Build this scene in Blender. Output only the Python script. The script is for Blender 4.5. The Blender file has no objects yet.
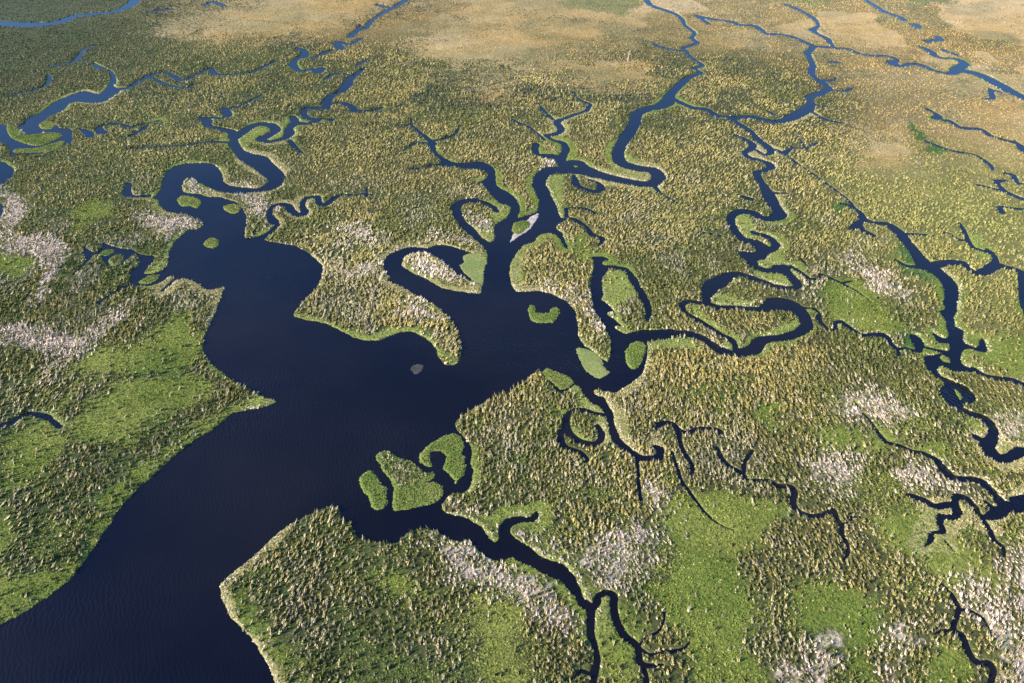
import bpy, math, random
import numpy as np
from mathutils import Vector

rng = np.random.default_rng(7)
random.seed(7)
scene = bpy.context.scene
COL = scene.collection

# ------------------------------------------------------------------ camera model
W, H = 1024, 683
FPX = 800.0
CAM_H = 250.0
PITCH = math.radians(38.0)
SP, CP = math.sin(PITCH), math.cos(PITCH)

def to_ground(u, v):
    """point of the flat marsh (z = 0) seen at map reference (u, v)"""
    u = np.asarray(u, float); v = np.asarray(v, float)
    x = (u - W / 2) / FPX
    y = -(v - H / 2) / FPX
    dy = CP + y * SP
    dz = -SP + y * CP
    t = CAM_H / -dz
    return x * t, dy * t

def to_map(X, Y):
    X = np.asarray(X, float); Y = np.asarray(Y, float)
    d = Y * CP + CAM_H * SP
    up = Y * SP - CAM_H * CP
    return W / 2 + FPX * X / d, H / 2 - FPX * up / d

def px_size(v):
    """metres across one step of the map reference at row v"""
    y = -(np.asarray(v, float) - H / 2) / FPX
    return CAM_H / -(-SP + y * CP) / FPX

# ------------------------------------------------------------------ value noise
_perm = np.random.default_rng(3).integers(0, 1 << 30, 4096)
def _hash(ix, iy, s):
    h = (ix.astype(np.int64) * 374761393 + iy.astype(np.int64) * 668265263 + s * 1274126177) & 0x7fffffff
    h = ((h ^ (h >> 13)) * 1274126177) & 0x7fffffff
    return ((h ^ (h >> 16)) & 0xffff) / 65535.0
def vnoise(x, y, s=0):
    x = np.asarray(x, float); y = np.asarray(y, float)
    ix = np.floor(x); iy = np.floor(y)
    fx = x - ix; fy = y - iy
    fx = fx * fx * (3 - 2 * fx); fy = fy * fy * (3 - 2 * fy)
    a = _hash(ix, iy, s); b = _hash(ix + 1, iy, s); c = _hash(ix, iy + 1, s); d = _hash(ix + 1, iy + 1, s)
    return (a * (1 - fx) + b * fx) * (1 - fy) + (c * (1 - fx) + d * fx) * fy
def fbm(x, y, s=0, n=3):
    o = 0; a = .5; t = 0
    for k in range(n):
        o = o + a * vnoise(x, y, s + 17 * k); t += a
        x = x * 2.03 + 11.3; y = y * 2.03 + 5.7; a *= .5
    return o / t
def sstep(a, b, x):
    t = np.clip((x - a) / (b - a), 0, 1)
    return t * t * (3 - 2 * t)

# ------------------------------------------------------------------ curves
def catmull(P, closed, n=5):
    P = np.array(P, float)
    m = len(P)
    out = []
    rngk = range(m) if closed else range(m - 1)
    for i in rngk:
        if closed:
            p0, p1, p2, p3 = P[i - 1], P[i], P[(i + 1) % m], P[(i + 2) % m]
        else:
            p0, p1, p2, p3 = P[max(i - 1, 0)], P[i], P[i + 1], P[min(i + 2, m - 1)]
        for k in range(n):
            t = k / n
            # a slightly tight spline so that points of land stay pointed
            q = .5 * (2 * p1 + (p2 - p0) * t * .8 + (2 * p0 - 5 * p1 + 4 * p2 - p3) * t * t + (3 * p1 - p0 - 3 * p2 + p3) * t ** 3) + .1 * (p2 - p0) * 0
            a = (p2 - p0) * .4; b = (p3 - p1) * .4
            q = (2 * t ** 3 - 3 * t ** 2 + 1) * p1 + (t ** 3 - 2 * t ** 2 + t) * a + (-2 * t ** 3 + 3 * t ** 2) * p2 + (t ** 3 - t ** 2) * b
            out.append(q)
    if not closed:
        out.append(P[-1])
    return np.array(out)

class Field:
    """a signed distance map of the water (negative inside water), in metres, on a grid of map references"""
    def __init__(s, us, vs, dmax=9.0):
        s.us, s.vs, s.dmax = us, vs, dmax
        U, V = np.meshgrid(us, vs)
        s.X, s.Y = to_ground(U, V)
        s.U, s.V = U, V
        s.phi = np.full(U.shape, dmax)
    def _box(s, pts, pad):
        u0, v0 = pts.min(0); u1, v1 = pts.max(0)
        pu = pad / px_size(v0); pv = pad / px_size(v0)
        i0, i1 = np.searchsorted(s.us, [u0 - pu, u1 + pu])
        j0, j1 = np.searchsorted(s.vs, [v0 - pv, v1 + pv])
        return slice(j0, j1), slice(i0, i1)
    def stroke(s, pts):
        P = catmull(pts, False, 4)
        G = np.stack(to_ground(P[:, 0], P[:, 1]), 1)
        # creeks that run across the line of sight keep a bed wide enough to hold water
        fs = CAM_H / (px_size(P[:, 1]) * FPX) / np.sqrt(1 + ((P[:, 1] - H / 2) / FPX) ** 2)
        dr = np.gradient(P[:, :2], axis=0); hz = np.abs(dr[:, 0]) / (np.hypot(dr[:, 0], dr[:, 1]) + 1e-6)
        P[:, 2] = np.where(P[:, 2] > 1.4, np.maximum(P[:, 2], hz ** 2 * 1.6 / fs), P[:, 2])
        R = .5 * P[:, 2] * px_size(P[:, 1]) + .3 * np.clip((P[:, 2] - 1) / 2, -.3, 1)
        for k in range(len(P) - 1):
            bj, bi = s._box(P[k:k + 2, :2], s.dmax + max(R[k], R[k + 1]))
            X = s.X[bj, bi]; Y = s.Y[bj, bi]
            if X.size == 0: continue
            ax, ay = G[k]; bx, by = G[k + 1]
            dx, dy = bx - ax, by - ay
            L = dx * dx + dy * dy + 1e-9
            t = np.clip(((X - ax) * dx + (Y - ay) * dy) / L, 0, 1)
            d = np.hypot(X - ax - t * dx, Y - ay - t * dy) - (R[k] + (R[k + 1] - R[k]) * t)
            s.phi[bj, bi] = np.minimum(s.phi[bj, bi], d)
    def polysd(s, pts, n=4):
        P = catmull(pts, True, n)
        G = np.stack(to_ground(P[:, 0], P[:, 1]), 1)
        D = np.full(s.U.shape, s.dmax)
        m = len(P)
        for k in range(m):
            q = np.stack([P[k], P[(k + 1) % m]])
            bj, bi = s._box(q, s.dmax)
            X = s.X[bj, bi]; Y = s.Y[bj, bi]
            if X.size == 0: continue
            ax, ay = G[k]; bx, by = G[(k + 1) % m]
            dx, dy = bx - ax, by - ay
            t = np.clip(((X - ax) * dx + (Y - ay) * dy) / (dx * dx + dy * dy + 1e-9), 0, 1)
            D[bj, bi] = np.minimum(D[bj, bi], np.hypot(X - ax - t * dx, Y - ay - t * dy))
        ins = inside(P, s.U, s.V, s)
        return np.where(ins, -D, D)
    def water(s, pts): s.phi = np.minimum(s.phi, s.polysd(pts))
    def land(s, pts): s.phi = np.maximum(s.phi, -s.polysd(pts))
    def at(s, u, v, p=None):
        i = np.clip(np.interp(u, s.us, np.arange(len(s.us))), 0, len(s.us) - 1.001)
        j = np.clip(np.interp(v, s.vs, np.arange(len(s.vs))), 0, len(s.vs) - 1.001)
        i0 = i.astype(int); j0 = j.astype(int); fi = i - i0; fj = j - j0
        p = s.phi if p is None else p
        return (p[j0, i0] * (1 - fi) + p[j0, i0 + 1] * fi) * (1 - fj) + (p[j0 + 1, i0] * (1 - fi) + p[j0 + 1, i0 + 1] * fi) * fj

def inside(P, u, v, f=None):
    """even-odd test of map references against a closed outline"""
    P = np.asarray(P, float)
    r = np.zeros(np.shape(u), bool)
    if f is not None:
        bj = slice(*np.searchsorted(f.vs, [P[:, 1].min(), P[:, 1].max()]))
        bi = slice(*np.searchsorted(f.us, [P[:, 0].min(), P[:, 0].max()]))
        uu = u[bj, bi]; vv = v[bj, bi]
    else:
        uu, vv = u, v
    c = np.zeros(uu.shape, bool)
    m = len(P)
    for k in range(m):
        x0, y0 = P[k]; x1, y1 = P[(k + 1) % m]
        if y0 == y1: continue
        cond = (vv < y0) != (vv < y1)
        c ^= cond & (uu < (x1 - x0) * (vv - y0) / (y1 - y0) + x0)
    if f is not None:
        r[bj, bi] = c
        return r
    return c

# ------------------------------------------------------------------ mesh helpers
def mesh_np(name, V, F, mat, colors=None, parent=None, smooth=False):
    """V (n,3), F (m,k) of equal-sided faces, colors per face or per vertex"""
    me = bpy.data.meshes.new(name)
    n, m, k = len(V), len(F), F.shape[1]
    me.vertices.add(n)
    me.vertices.foreach_set("co", np.ascontiguousarray(V, np.float32).ravel())
    me.loops.add(m * k)
    me.loops.foreach_set("vertex_index", np.ascontiguousarray(F, np.int32).ravel())
    me.polygons.add(m)
    me.polygons.foreach_set("loop_start", np.arange(0, m * k, k, dtype=np.int32))
    try:
        me.polygons.foreach_set("loop_total", np.full(m, k, np.int32))
    except Exception:
        pass
    if smooth:
        me.polygons.foreach_set("use_smooth", np.ones(m, bool))
    if colors is not None:
        dom = 'POINT' if len(colors) == n else 'FACE'
        at = me.attributes.new("tint", 'FLOAT_COLOR', dom)
        c4 = np.ones((len(colors), 4), np.float32); c4[:, :3] = colors
        at.data.foreach_set("color", c4.ravel())
    me.update(calc_edges=True)
    me.materials.append(mat)
    ob = bpy.data.objects.new(name, me)
    COL.objects.link(ob)
    if parent is not None:
        ob.parent = parent
    return ob

def tag(o, label=None, cat=None, group=None, kind=None):
    if label: o["label"] = label
    if cat: o["category"] = cat
    if group: o["group"] = group
    if kind: o["kind"] = kind
    return o
# ------------------------------------------------------------------ the map of the marsh
# shores and creeks, as read off the photograph and laid out on the flat ground
MAIN = [(-300,840),(-80,690),(0,627),(20,615),(50,595),(72,577),(85,560),(100,540),(117,513),(135,492),(150,478),(165,465),(178,453),(190,443),
(205,434),(220,424),(231,414),(245,410),(260,408),(276,402),(268,398),(256,394),(245,388),(236,382),(225,375),(214,366),(206,358),(203,350),
(204,342),(209,327),(215,315),(218,305),(223,293),(225,287),(219,289),(213,290),(206,289),(197,283),(188,279),(181,279),(175,281.5),(168,288),(163.5,292),
(159,292),(165,287),(173,279.5),(171,276),(165,280),(156,284.5),(144.5,286.6),(127,288),(115,295),(106,301),(99,306),(100.5,302),(108,295),
(122.5,286.6),(131,283),(130.5,276),(130,273),(136,267),(140,264),(139,258),(133,256.6),(127,259.5),(122.5,265.4),(114,267.6),(105,264.7),
(102,259.5),(99,255),(93,255),(89,261),(80,270),(72,276),(80,267),(86,260),(83.6,253.7),(84.4,247),(93,252),(100.5,249),(103,244),(109,244),
(115,247),(124,248.6),(133,250),(141.5,254.4),(153,256),(154,260.3),(149,267),(143.7,273.5),(150,274),(159,272),(166.5,268),(169,259.5),
(169,252),(174,243.4),(181,236),(188.4,229.5),(197,229),(204,224.5),(200,221),(192.5,218),(185,214.7),(176,214),(167.6,211.7),(160,206.6),
(159,201),(153,198.5),(157,195),(161,189),(162.5,181.7),(164.6,174),(168,171),(176.4,166),(188,163.7),(205.7,163),(214.5,165),(220,170),(223,176),
(224,182),(229,185),(238,187),(249.6,188),(258.4,188),(267,182.8),(267,179),(261,174.7),(252.5,168),(244,163),(236.4,156.4),(232,150),
(227.6,143),(230,139.5),(232,134.4),(237,134),(239.4,142.5),(244,150),(252.5,153.5),(267,157),(274.5,164.5),(283,172),(285.5,177.6),(282,185),(273,190),
(261,192),(246.7,193.8),(232,193.8),(217.4,191.6),(205.7,186.4),(197,180.6),(191,178.4),(185,180),(182,188),(183.7,191.6),(189.5,193.4),
(200,194),(208.6,197),(219,197),(227.6,199.3),(236.4,202.2),(242.3,208),(246,214),(246.7,222.7),(245,233),(246.7,238),(255.5,236.6),
(264,234.4),(271.6,228.6),(276,222),(280.5,225),(272.5,233),(264.4,239.6),(274,241.8),(284,244),(296,246),(306,251.3),(315,258),(321,264.5),
(322.6,270),(321,280),(316,288.5),(306,298.5),(293.5,315),(306,320),(321,322),(336,328.5),(351,336),(363.5,340.5),(380,340),(394.6,334),(409,331),
(418,334),(428,340.5),(435.7,348.6),(439,357.4),(444.5,364),(452,365.5),(458.4,361.8),(462,348.6),(460,338),(454.7,326.6),(446,315),(437,306),
(424,299),(412,293),(404,288),(387.6,281),(390,277),(386,272),(384,264.7),(386,257.4),(395,251.5),(411,247),(427,248),(436,245),(449,245.7),(463.7,250),(475.5,254.4),
(486.5,259),(487,254.4),(483,247),(475.5,240),(466.7,232.5),(458,225),(453.5,216.4),(451,207.6),(456.4,201.7),(465,198.8),(478.4,198),
(486,196.5),(490,193.5),(486,188),(480,184),(474.7,183.5),(480,182.5),(487,177.6),(486.4,171.8),(477.6,169.6),(466,169),(454,166.6),(444,167.4),(439.5,167.4),(441,161.5),(435,155.7),
(429,148),(428,143),(429,139.5),(433,141),(435,144),(436.6,151.3),(442.5,157),(454,162.3),(466,163),(479,161.5),(488,163.7),(493.7,168),(496,176),(496,183.5),
(501,188.6),(507,191.5),(513.7,196.4),(519,203.7),(520,209.5),(518,217.6),(525.4,216),(535.7,212.5),(538.6,206.6),(538.6,200.8),(535.7,193.4),
(532.7,186),(533.5,178.8),(535,175),(542.5,169.4),(548,167),(560,166.4),(564.5,162),(573,160),(582,161.3),(588,165),(591,168.6),(602.5,173),(603,178.5),
(591,177.4),(579,174.5),(564.5,174),(556,173.9),(550,176),(546,181),(546,184.6),(549,191),(553,199),(557,206.6),(560,215.4),(563.5,218.3),(568,217.6),
(565,221),(560.5,223.5),(556,228.6),(562,233),(565,240),(568,249),(563.5,246),(559,237.4),(550,233),(540,235),(534,241.8),(524,246),(516.6,253.5),
(511.5,262),(510,272.5),(511,284),(517,292),(529,291),(542,291.5),(557,296),(568.6,303),(576,313.5),(577.6,326.4),(579,336.6),(585,345.4),(594,352),
(601,358),(608,362),(610.5,352),(611,339.5),(605.4,330.8),(601,320.5),(595,311.7),(592,300),(591,281),(594,269.5),(593.5,260.8),(592,257),(603.7,257),(609.6,260),
(603,261.5),(604,265),(618.4,266),(627,268),(636,277),(643,288.6),(649,300),(652,313.5),(647.7,323.7),(644.7,318),(644.7,309),(640,296),(631.5,284),
(627,274),(618,269.5),(609.6,270),(603.7,275.4),(602,285.7),(603,295),(601.5,300),(606.7,303),(611,307.6),(614.7,312),(610,311.5),(607,314.5),(610,316.5),(618.4,322),(621.5,326.4),(615,326.4),(617,330),
(624.5,333.4),(633,331.5),(642,330),(662.5,329.3),(677,330),(677,336.8),(665.5,339.5),(654,340),(648,343),(648,348),(646.4,361.5),(642,373),(634.7,381.3),
(623,388),(615.7,392),(605.4,391),(595,389.4),(594.4,393),(600,397.6),(606,404),(610.6,413),(606,415),(602,408.6),(594.5,404),(585.7,397),(580,387.4),(574,385),(568,390),
(560,393),(549,384),(541,374),(538.8,368.3),(526,380),(512,389.5),(496,396),(476,407),(461,417),(454.5,423),(456,429),(463,436),(470.6,446.4),(472,456.6),(470,462.5),(473,471),
(471.4,483),(466,491.8),(459,493.5),(453,493),(446,499),(441.3,505),(443,511),(453,515),(460,516.4),(469,519),(482,528),(493.7,542),(500,538),(499.5,528),(505.4,519),
(515.7,516.4),(530,517),(537.6,512),(536,521),(523,523),(514,525),(510.5,532.5),(518.6,540),(529,545.7),(537.6,553),(546.4,559.6),(559.6,563),
(568.4,569),(577,579),(581,590),(584,598),(592,602),(592,625),(588,612),(579,606.4),(573,594.6),(566,586),(559.6,581),(548,576.4),(534.7,569),(523,563),(511,557.4),(502.5,561.8),
(492,560),(482,553),(475,546),(469,542.7),(454.5,540.5),(442.8,535.4),(432.5,528.8),(423.7,528),(412,531),(403,537),(396,542.7),(382.7,542.7),
(368,540.5),(356.4,535.4),(350.5,523.7),(341.7,517.8),(338.8,507.6),(330,506),(316,512),(293.5,522),(276,534.5),(256,553.5),(237.5,569.5),(225,579.5),
(219,587),(225,604.5),(235,622),(250,637),(256,644.5),(261,654.5),(268.5,667),(275,683),(300,740),(330,860),(350,1000),(-300,1000)]

POLYS = [
 # pond where the eastern creeks meet
 [(925,357),(938.5,354),(947,352),(949.4,344),(937,341.7),(932,332),(938.5,336),(945.8,338),(948.7,335),(947,328),(944,319),(940,311.7),(944,309),
  (945.8,300),(955,300),(956.8,310),(954,316),(954.6,325.6),(963.4,330.8),(962,336.6),(964.8,342.5),(976.5,347.6),(979.5,341),(982.4,338),(985.3,344),
  (986.8,351.3),(979.5,352),(969,348.3),(962,352.7),(960.4,360),(964.8,366),(976.5,370.3),(969,371.8),(959,372.5),(950,370.3),(940,366.6),(937,371.8),
  (944,377.6),(956,382),(967.7,388),(975,395),(976.5,398.8),(975,403),(964,404),(963,412),(956,409),(947,404),(941.4,397),(940,388),(945.8,386.4),
  (943,382),(937,377.6),(929.6,371.8),(925,364.4)],
 # western river
 [(-80,112),(0,124),(6,125.4),(20.5,125.4),(29.3,117.4),(42.5,111.5),(54,102.7),(70.3,95.4),(85,91),(99.6,94),(108.4,85),(111.3,79.3),(108.4,70.5),
  (96.7,69),(93.7,66),(95,63.2),(101,66),(111.3,70.5),(115.7,76.4),(116.5,83),(113.5,86),(119,89),(120,91.7),(112.8,96.9),(105.5,101.3),(95,103.5),(79,102),
  (68.8,104),(63,110.8),(49.8,117.4),(46,120),(57,125),(60,128),(71.8,129.8),(71.8,143.7),(66,145),(60,147.5),(50,153),(30,154),(16,153.5),(14.6,158),(10,150.5),(8.8,147),
  (0,143),(-80,134)],
 [(-70,150),(0,161.5),(8.8,165),(14,169.5),(13,177),(7.3,181),(0,185.7),(-70,205)],
 [(-20,199),(0,203),(3,207.6),(2,215),(-20,222)],
 [(1014,140),(1019,143),(1030,150),(1034,158),(1022,152),(1016,147)],
]

STROKES = [
 # north river
 [(572,167,16),(588,171,16),(602,176,14),(620,180.5,13),(640,184,12),(652,184,13),(659,178,12.5),(654,171,13),(642,169,13),(630,166.5,13),(620,162,12.5),
  (618,153,11.5),(622,143,11.5),(629,133,12),(635,123,11),(637,114,11),(648,108.6,12),(658.6,107,13),(667.4,102,14),(670.3,94.7,9),(679,86,8.5),(686.4,79.3,7.5),
  (696.7,75,6),(701,73,5),(694,68.5,4.5),(702.5,65.5,4.5),(695,60,4),(688,55,4.5),(686.4,51.5,4.5),(683.5,48,3.5),(697,43.4,4.5),(691.5,38,4),(694.5,33,3.5),(685,25,2.5),
  (682,19,4),(672,12.5,4),(652,6,5),(647,0,5),(640,-8,5)],
 [(686,51,2.5),(677,50.5,2.5),(660,47,2),(655,44,1.5)],
 # its eastern branch
 [(671,98,6),(682,103.5,6),(693.7,108,7),(705.4,109.3,7),(714,114.5,7),(724.5,117.4,8),(737.6,117.6,9),(753.7,117.6,10),(768,121,9),(783,121,10),(794.7,116,13),(806.4,110,13),
  (810.8,104.4,9),(810,98,8),(818.6,93.7,10),(828.8,89.4,8),(823,83.5,7),(815.7,78.4,5),(811,73,7),(812.7,66,6),(810,58.6,5),(807.6,52.7,6),(814,47,6),(804,41.8,5),(792,36.6,4),
  (777.6,34.4,3.5),(767,34,2.5),(761,30,6),(754.5,26,6),(739.5,25,5),(732,22,6),(712,19,5),(697,16,4)],
 [(815.7,46.6,3),(833,47.6,3.5),(837.6,48.3,6),(848,49,3.5),(859.6,54,3.5),(871,55.7,3.5),(877,56,5),(887.4,56,5),(897.7,60,4),(891.6,63.4,10),(902,66.4,5),(910.6,64,7),(921,65,6),
  (932.6,70,5),(947,73.7,4.5),(953,73,9),(959,67.8,11),(965,64,8),(956,59,5),(943,58.3,4.5),(935.5,56,6),(930.4,51.7,8),(921,47.3,5)],
 [(957,70,11),(973.6,73,10),(985.3,77.4,11),(1000,85.4,13),(1011.7,92,12),(1024,98,11),(1060,114,12),(1120,135,12),(1300,205,12)],
 [(943,50,4),(957.5,55.4,4)],[(927,41.5,7),(940,40,7),(938,37,5)],[(915,25,10),(919,28,8)],[(904,20,7),(899,17,6),(883,11,6),(875.5,6,5),(865.5,0,4),(855,-8,4)],
 [(990,89,4),(992,95,5),(993,99,4),(985,99,2)],[(991,90,3),(1000,92,4)],
 [(833,46,3),(830,42.5,4),(827.4,38.8,6),(818.6,34.4,3),(812.7,30,7),(818.6,25.6,2.5),(812.7,17.6,5),(796.6,8.8,2),(786,5,2)],
 [(831,62,6),(838,62.5,5)],[(817,80.6,2),(832,80.6,2.5),(836,78,2)],[(831,89.4,2.5),(842,91.6,2),(851,89,1.5)],
 [(812,104.4,3.5),(828,107,2.5)],[(812,112,3),(828,120.5,3),(844.5,123.4,1.5)],[(767,111,2),(777,116,2)],[(784,101.5,1.5),(802,107,2.5)],
 [(697,16,3),(709,24,3)],
 # south of the eastern branch
 [(732,119,5),(734.6,121,6),(742,126.4,7),(750.8,132,6),(759.6,141,7),(768,147.6,9),(771,153.5,6),(764,155,4),(756.6,150.5,4)],
 [(733,134.4,4),(746.4,140.3,5.5),(753,145.4,7),(749.3,150.5,7),(744,152.7,5),(749.3,157.9,6.5),(761,160.8,6.5),(769.8,164.5,8),(769.8,168.9,8),(761,171.8,7),(756.6,173.2,9),
  (759.6,180.6,7.5),(765.4,189.4,10),(769,196.7,13),(773,204,13),(777,210,12),(780,215,13),(773,218.6,11),(763,218.4,9),(752.7,213,9.5),(741,211.5,9),(732.5,215,8),(731.5,224,7.5),
  (736.6,233.5,7.5),(744,240,9),(755.7,243,12),(764.5,248.8,13),(773,249,8),(776,244.5,7),(767.4,237,7),(757,234,6),(753,232,4)],
 [(764,250,13),(758.6,256,14),(748,256,16),(741,252.5,5)],[(748,257,13),(752,263,11),(756.7,267.5,8),(768.4,270.6,8),(778.6,269.6,12),(784.5,266.6,7),(790,268,6)],
 [(778,268,11),(784.5,268,8),(789,274.6,9.5),(796,282,9.5),(797.7,287,7),(789,288.6,6),(775.7,286.4,7),(762.5,282,7.5),(748,276.8,8),(739,274.6,9),(729,275.4,10),(721.5,280.5,17),
  (711.3,286.4,17),(708.3,293.7,11),(706.9,302.5,7),(718.6,307.6,6),(736,307.6,6),(750.8,309,7),(762.5,309.5,10),(777,304,21),(789,305.4,20),(799,311.3,15),(806.5,321.5,12),
  (806.5,327.4,11.5),(797.7,333,10.5),(784.5,337.6,9.5),(770,339,9.5),(759.6,342,13),(753.7,349.4,14),(742,353,12),(733,354,10),(721.5,350.6,10),(710,343.5,9.5),(698,336.6,9.5),
  (686.4,333.5,9),(671.7,333.5,9),(655,335.5,9)],
 [(707,305,5),(698,302.5,4.5),(687.8,301.7,5),(682,305.4,5),(686.4,313.5,4.5),(698,320,5),(709.8,327.4,5),(721.5,334.7,5),(731.8,339.8,5.5),(735.4,346.4,4.5),(736,352,5)],
 [(774,193,3),(787,193.7,1.5)],[(738,195,3),(748,198,4),(753,199,2)],[(746,199,7),(752,201,3)],
 [(770,149,3),(778.6,150.5,2.5),(783,153.5,7),(793,148.3,3),(806.4,149,3),(811,145.5,2),(818,143.2,1.5)],[(806.4,150,2.5),(802,142.5,2),(796,135,1.5)],[(793,148,2),(789,144,1.5)],
 [(784,154,4),(799,164.5,2.2),(822.5,180.6,2.2),(846,198,2.2),(853,206,3)],
 [(703,233,1.5),(717,235,2.5),(737,241,2.5)],
 [(790.8,266.5,4),(799.5,271.7,4),(810,279,4.5),(818.6,279,3),(820,274.6,2),(826,276,2.2),(842,283.4,2.2),(859.6,293,1.5),(871,302.5,.8)],[(842,283.4,2),(853.7,280.5,1.2)],
 [(827,260,1.2),(826,273,1.2)],[(802,260,2.5),(808,267,2)],
 [(803,308,3),(814,309,3),(818.6,314,4),(820,321.5,3.5),(827.4,328.8,3.5),(836,330.3,3.5),(835.4,323,3.5),(842,322,3.5),(850.8,328.8,3.5),(862.5,334.7,4),(874,335.4,6.5),(884,335.4,6.5),
  (890,342,5),(896,348.3,4),(906,348.3,3),(916.5,351.3,5),(919.4,347,8),(916.5,339.5,10),(912,336,5)],[(897,348,3),(899,355,2.5)],
 [(917,345,5),(926.7,348,4),(937,350.5,3.5),(946,352,3)],
 [(974,369.3,6),(985.3,376,5.5),(998.5,378.4,6),(1013,380.6,6.5),(1024,385,6.5),(1060,397,7),(1110,410,7),(1300,440,7)],
 [(962,409,5),(970.7,414,8),(982.4,417.8,9),(991,425,8.5),(993.4,435.4,9.5),(987,445,14),(991,452.5,14),(1001.5,459,11),(1013,456,11),(1020.5,451.5,12),(1032,452,12),(1090,456,13),(1180,446,13),(1300,470,13)],
 [(989,443,10),(980,440,8),(975,436,5)],
 [(855,402,1.2),(860.5,409.5,1.5),(873,424.5,2.5),(880,435.4,3.5),(887,442.7,4.5),(897.4,445,4.5),(912,451.5,4.5),(928,455,5.5),(938.5,461.8,6.5),(945.8,472,8.5),(956,479,7.5),(973.6,479.4,7.5),
  (984,483.7,7),(995.6,496,7.5),(1003,503.7,11),(1013,508,15),(1024,505,14),(1060,500,14),(1110,500,14),(1300,512,14)],[(1013,500,7),(1024,498.5,8),(1060,497,9)],
 [(1006,508,8),(998.5,512.5,11),(988,517,6.5),(979.5,515.4,5),(975,506.6,6),(966,499,6),(957.5,496.4,6),(954.6,502,7),(957.5,512.5,8),(951.6,517.6,7.5),(941.4,517,6.5),(940,522.7,5.5),(943,531.5,4.5),
  (932.6,533,4),(929.7,541.8,3),(924.5,546,2)],
 [(908,495,3),(913.5,496.4,5),(925,500.8,6),(935.5,506.6,6),(947,505,7),(955,504,6)],[(996,510,6),(990,506,5),(987,503,3)],
 [(982,518,3.5),(989.7,530,4),(994,540,4),(1003,547.6,3),(1004.4,556.4,2)],[(944,540,1.5),(956,553.5,1)],
 [(943,585,2),(951.6,594.7,3),(957.5,605,3.3),(957.5,615,3.3),(954,624,3.3),(954.6,631,4),(962,635.7,5.5),(966,646,5.5),(970.7,656,5.5),(979.5,663.6,5.5),(989.7,663.6,5),(993.4,671,5),(991,683,5),(985,710,5)],
 [(954,631,3),(944,631,2.7),(935.5,633.5,1.5)],[(957.5,610,2),(967.7,610,2.5),(976.5,613.8,2.2),(984,619.6,2),(991,633,1.5)],
 [(746,479,2.5),(758,480.5,3),(769,480.5,3.5),(778,486,4.5),(791,486.6,4.5),(794.7,493,4.8),(793,503.4,4.8),(799.8,512,4.5),(811.5,516,4.5),(823,515,4.5),(833.5,510,3.8),(836.4,518,3.8),(842,525.4,3.3),(842,534,3.3),
  (846.7,543,3),(848,553,2.5),(843.7,560.6,1.5)],[(842,524,2),(849,522,2),(852.5,517.4,2.2),(861,517.4,2),(868.6,519.6,1.2)],
 [(744,466,3),(744,473,2.5),(744.5,481,2.5)],[(752,451,3),(746,460,3),(743.4,467,3)],
 # creeks in the middle right
 [(600,400,9),(605,407,8),(609,413,7.5),(611.7,425,6.5),(616,438,7),(625,448.3,7.5),(636.6,455.7,6.8),(648.3,459.3,6.8),(659,457,7.5),(660.5,450,6.5),(656,447,4)],
 [(657.5,430,3),(659,425,5),(664.5,422.7,5.5),(673,424,5),(679,430.8,5.5),(688,433,4),(696.7,429.3,4.8),(707,428.6,5),(718,430.3,5),(722,434,4)],
 [(679,431,4),(680,442,3.5),(684,452,3.5),(689,460,3.8),(692.5,467,4),(692,476,2)],[(672,452,2.5),(677,466,2.5),(682,482,2.8),(690.8,493.7,2.5),(697,502,2.2),(704.5,512,2),(719.5,524.5,1.4),(737,531,1)],
 [(637,459,3),(638,469,2.5),(639,488,2.5),(641,499.6,2.8)],[(717,448,3),(722,459,4),(729,466,4),(738,471,4),(745,476,3)],
 # ring creek
 [(604,415,4),(593,413,4.5),(585.7,410.3,4.8),(577,410,5),(568,414.5,5.5),(566,423,7),(569.5,433.5,7),(580,441.5,6),(593,444.5,6),(600,441,5.5),(601.8,433.5,5.5),(597.4,426,4)],
 [(565,428,5),(560.8,434,5),(562,443.7,6),(568,448.5,5),(579.5,452,4.5),(587,459.5,3.5),(583,464,2)],
 # creek in the lower middle
 [(591,610,7),(591,634,6),(595,646,4.5),(597.4,662,4.5),(593.7,680,4.5),(590,700,4.5)],[(595,664,3),(590.8,673.8,2.5),(582,671,2.5),(574.6,678,2.5),(568,682,1.5)],
 [(592,609,6),(596.6,603,6.5),(599,596,5.5),(607,592.5,5.5),(614,596,6),(614,609,6),(617,622.5,6.5),(624.5,635.7,7),(636,644.5,5.8),(639,653,4.8),(640,662,5.5),(648,665.7,4),(662.5,665,2)],
 [(638,647,2),(646.4,637,2),(658,632,2),(663.5,622,2),(664.7,610.8,1.5)],[(641,663,4),(645,672,4),(646.4,681,4),(648,700,4)],
 [(640,648,2),(650,655,2.5),(662,652,2.5),(673,651,3),(683,649,2.5),(690,642,1.2)],
 # oxbow and creeks of the middle
 [(574,176,4),(575,180,6),(577.4,186,7),(585.5,189.8,7),(597,192,7),(602,188,6.5),(597,183,5),(588.4,179.5,3.5)],
 [(566.4,208.8,3),(566.5,214,3),(568,217.6,4),(576.7,220.5,5),(585.5,227,5),(592.8,235,5),(601.6,238,5),(602.5,241.8,4),(597,247,2)],[(566,208.8,3),(573.7,208,2.5),(585.5,208.8,2.5),(597,214,1.5)],
 [(655,187,4),(660.6,193.5,3.5),(668,198,2.5),(676,202,2)],
 [(274,222,10),(269.5,214,5),(272.5,207,5),(280,204.4,5),(288,206,8),(291.5,211,7),(299,215.4,7),(305,213,7),(303,205,5),(306,198.6,5),(318,197,4),(319,203,6),(324,205.5,6),(332.5,200,6),(340,195,4),(354.5,195,2.5),(367.7,194.3,2.5),(376.5,196,1)],
 [(367,188,2),(366.5,197,2)],
 # inlets north of the middle
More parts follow.
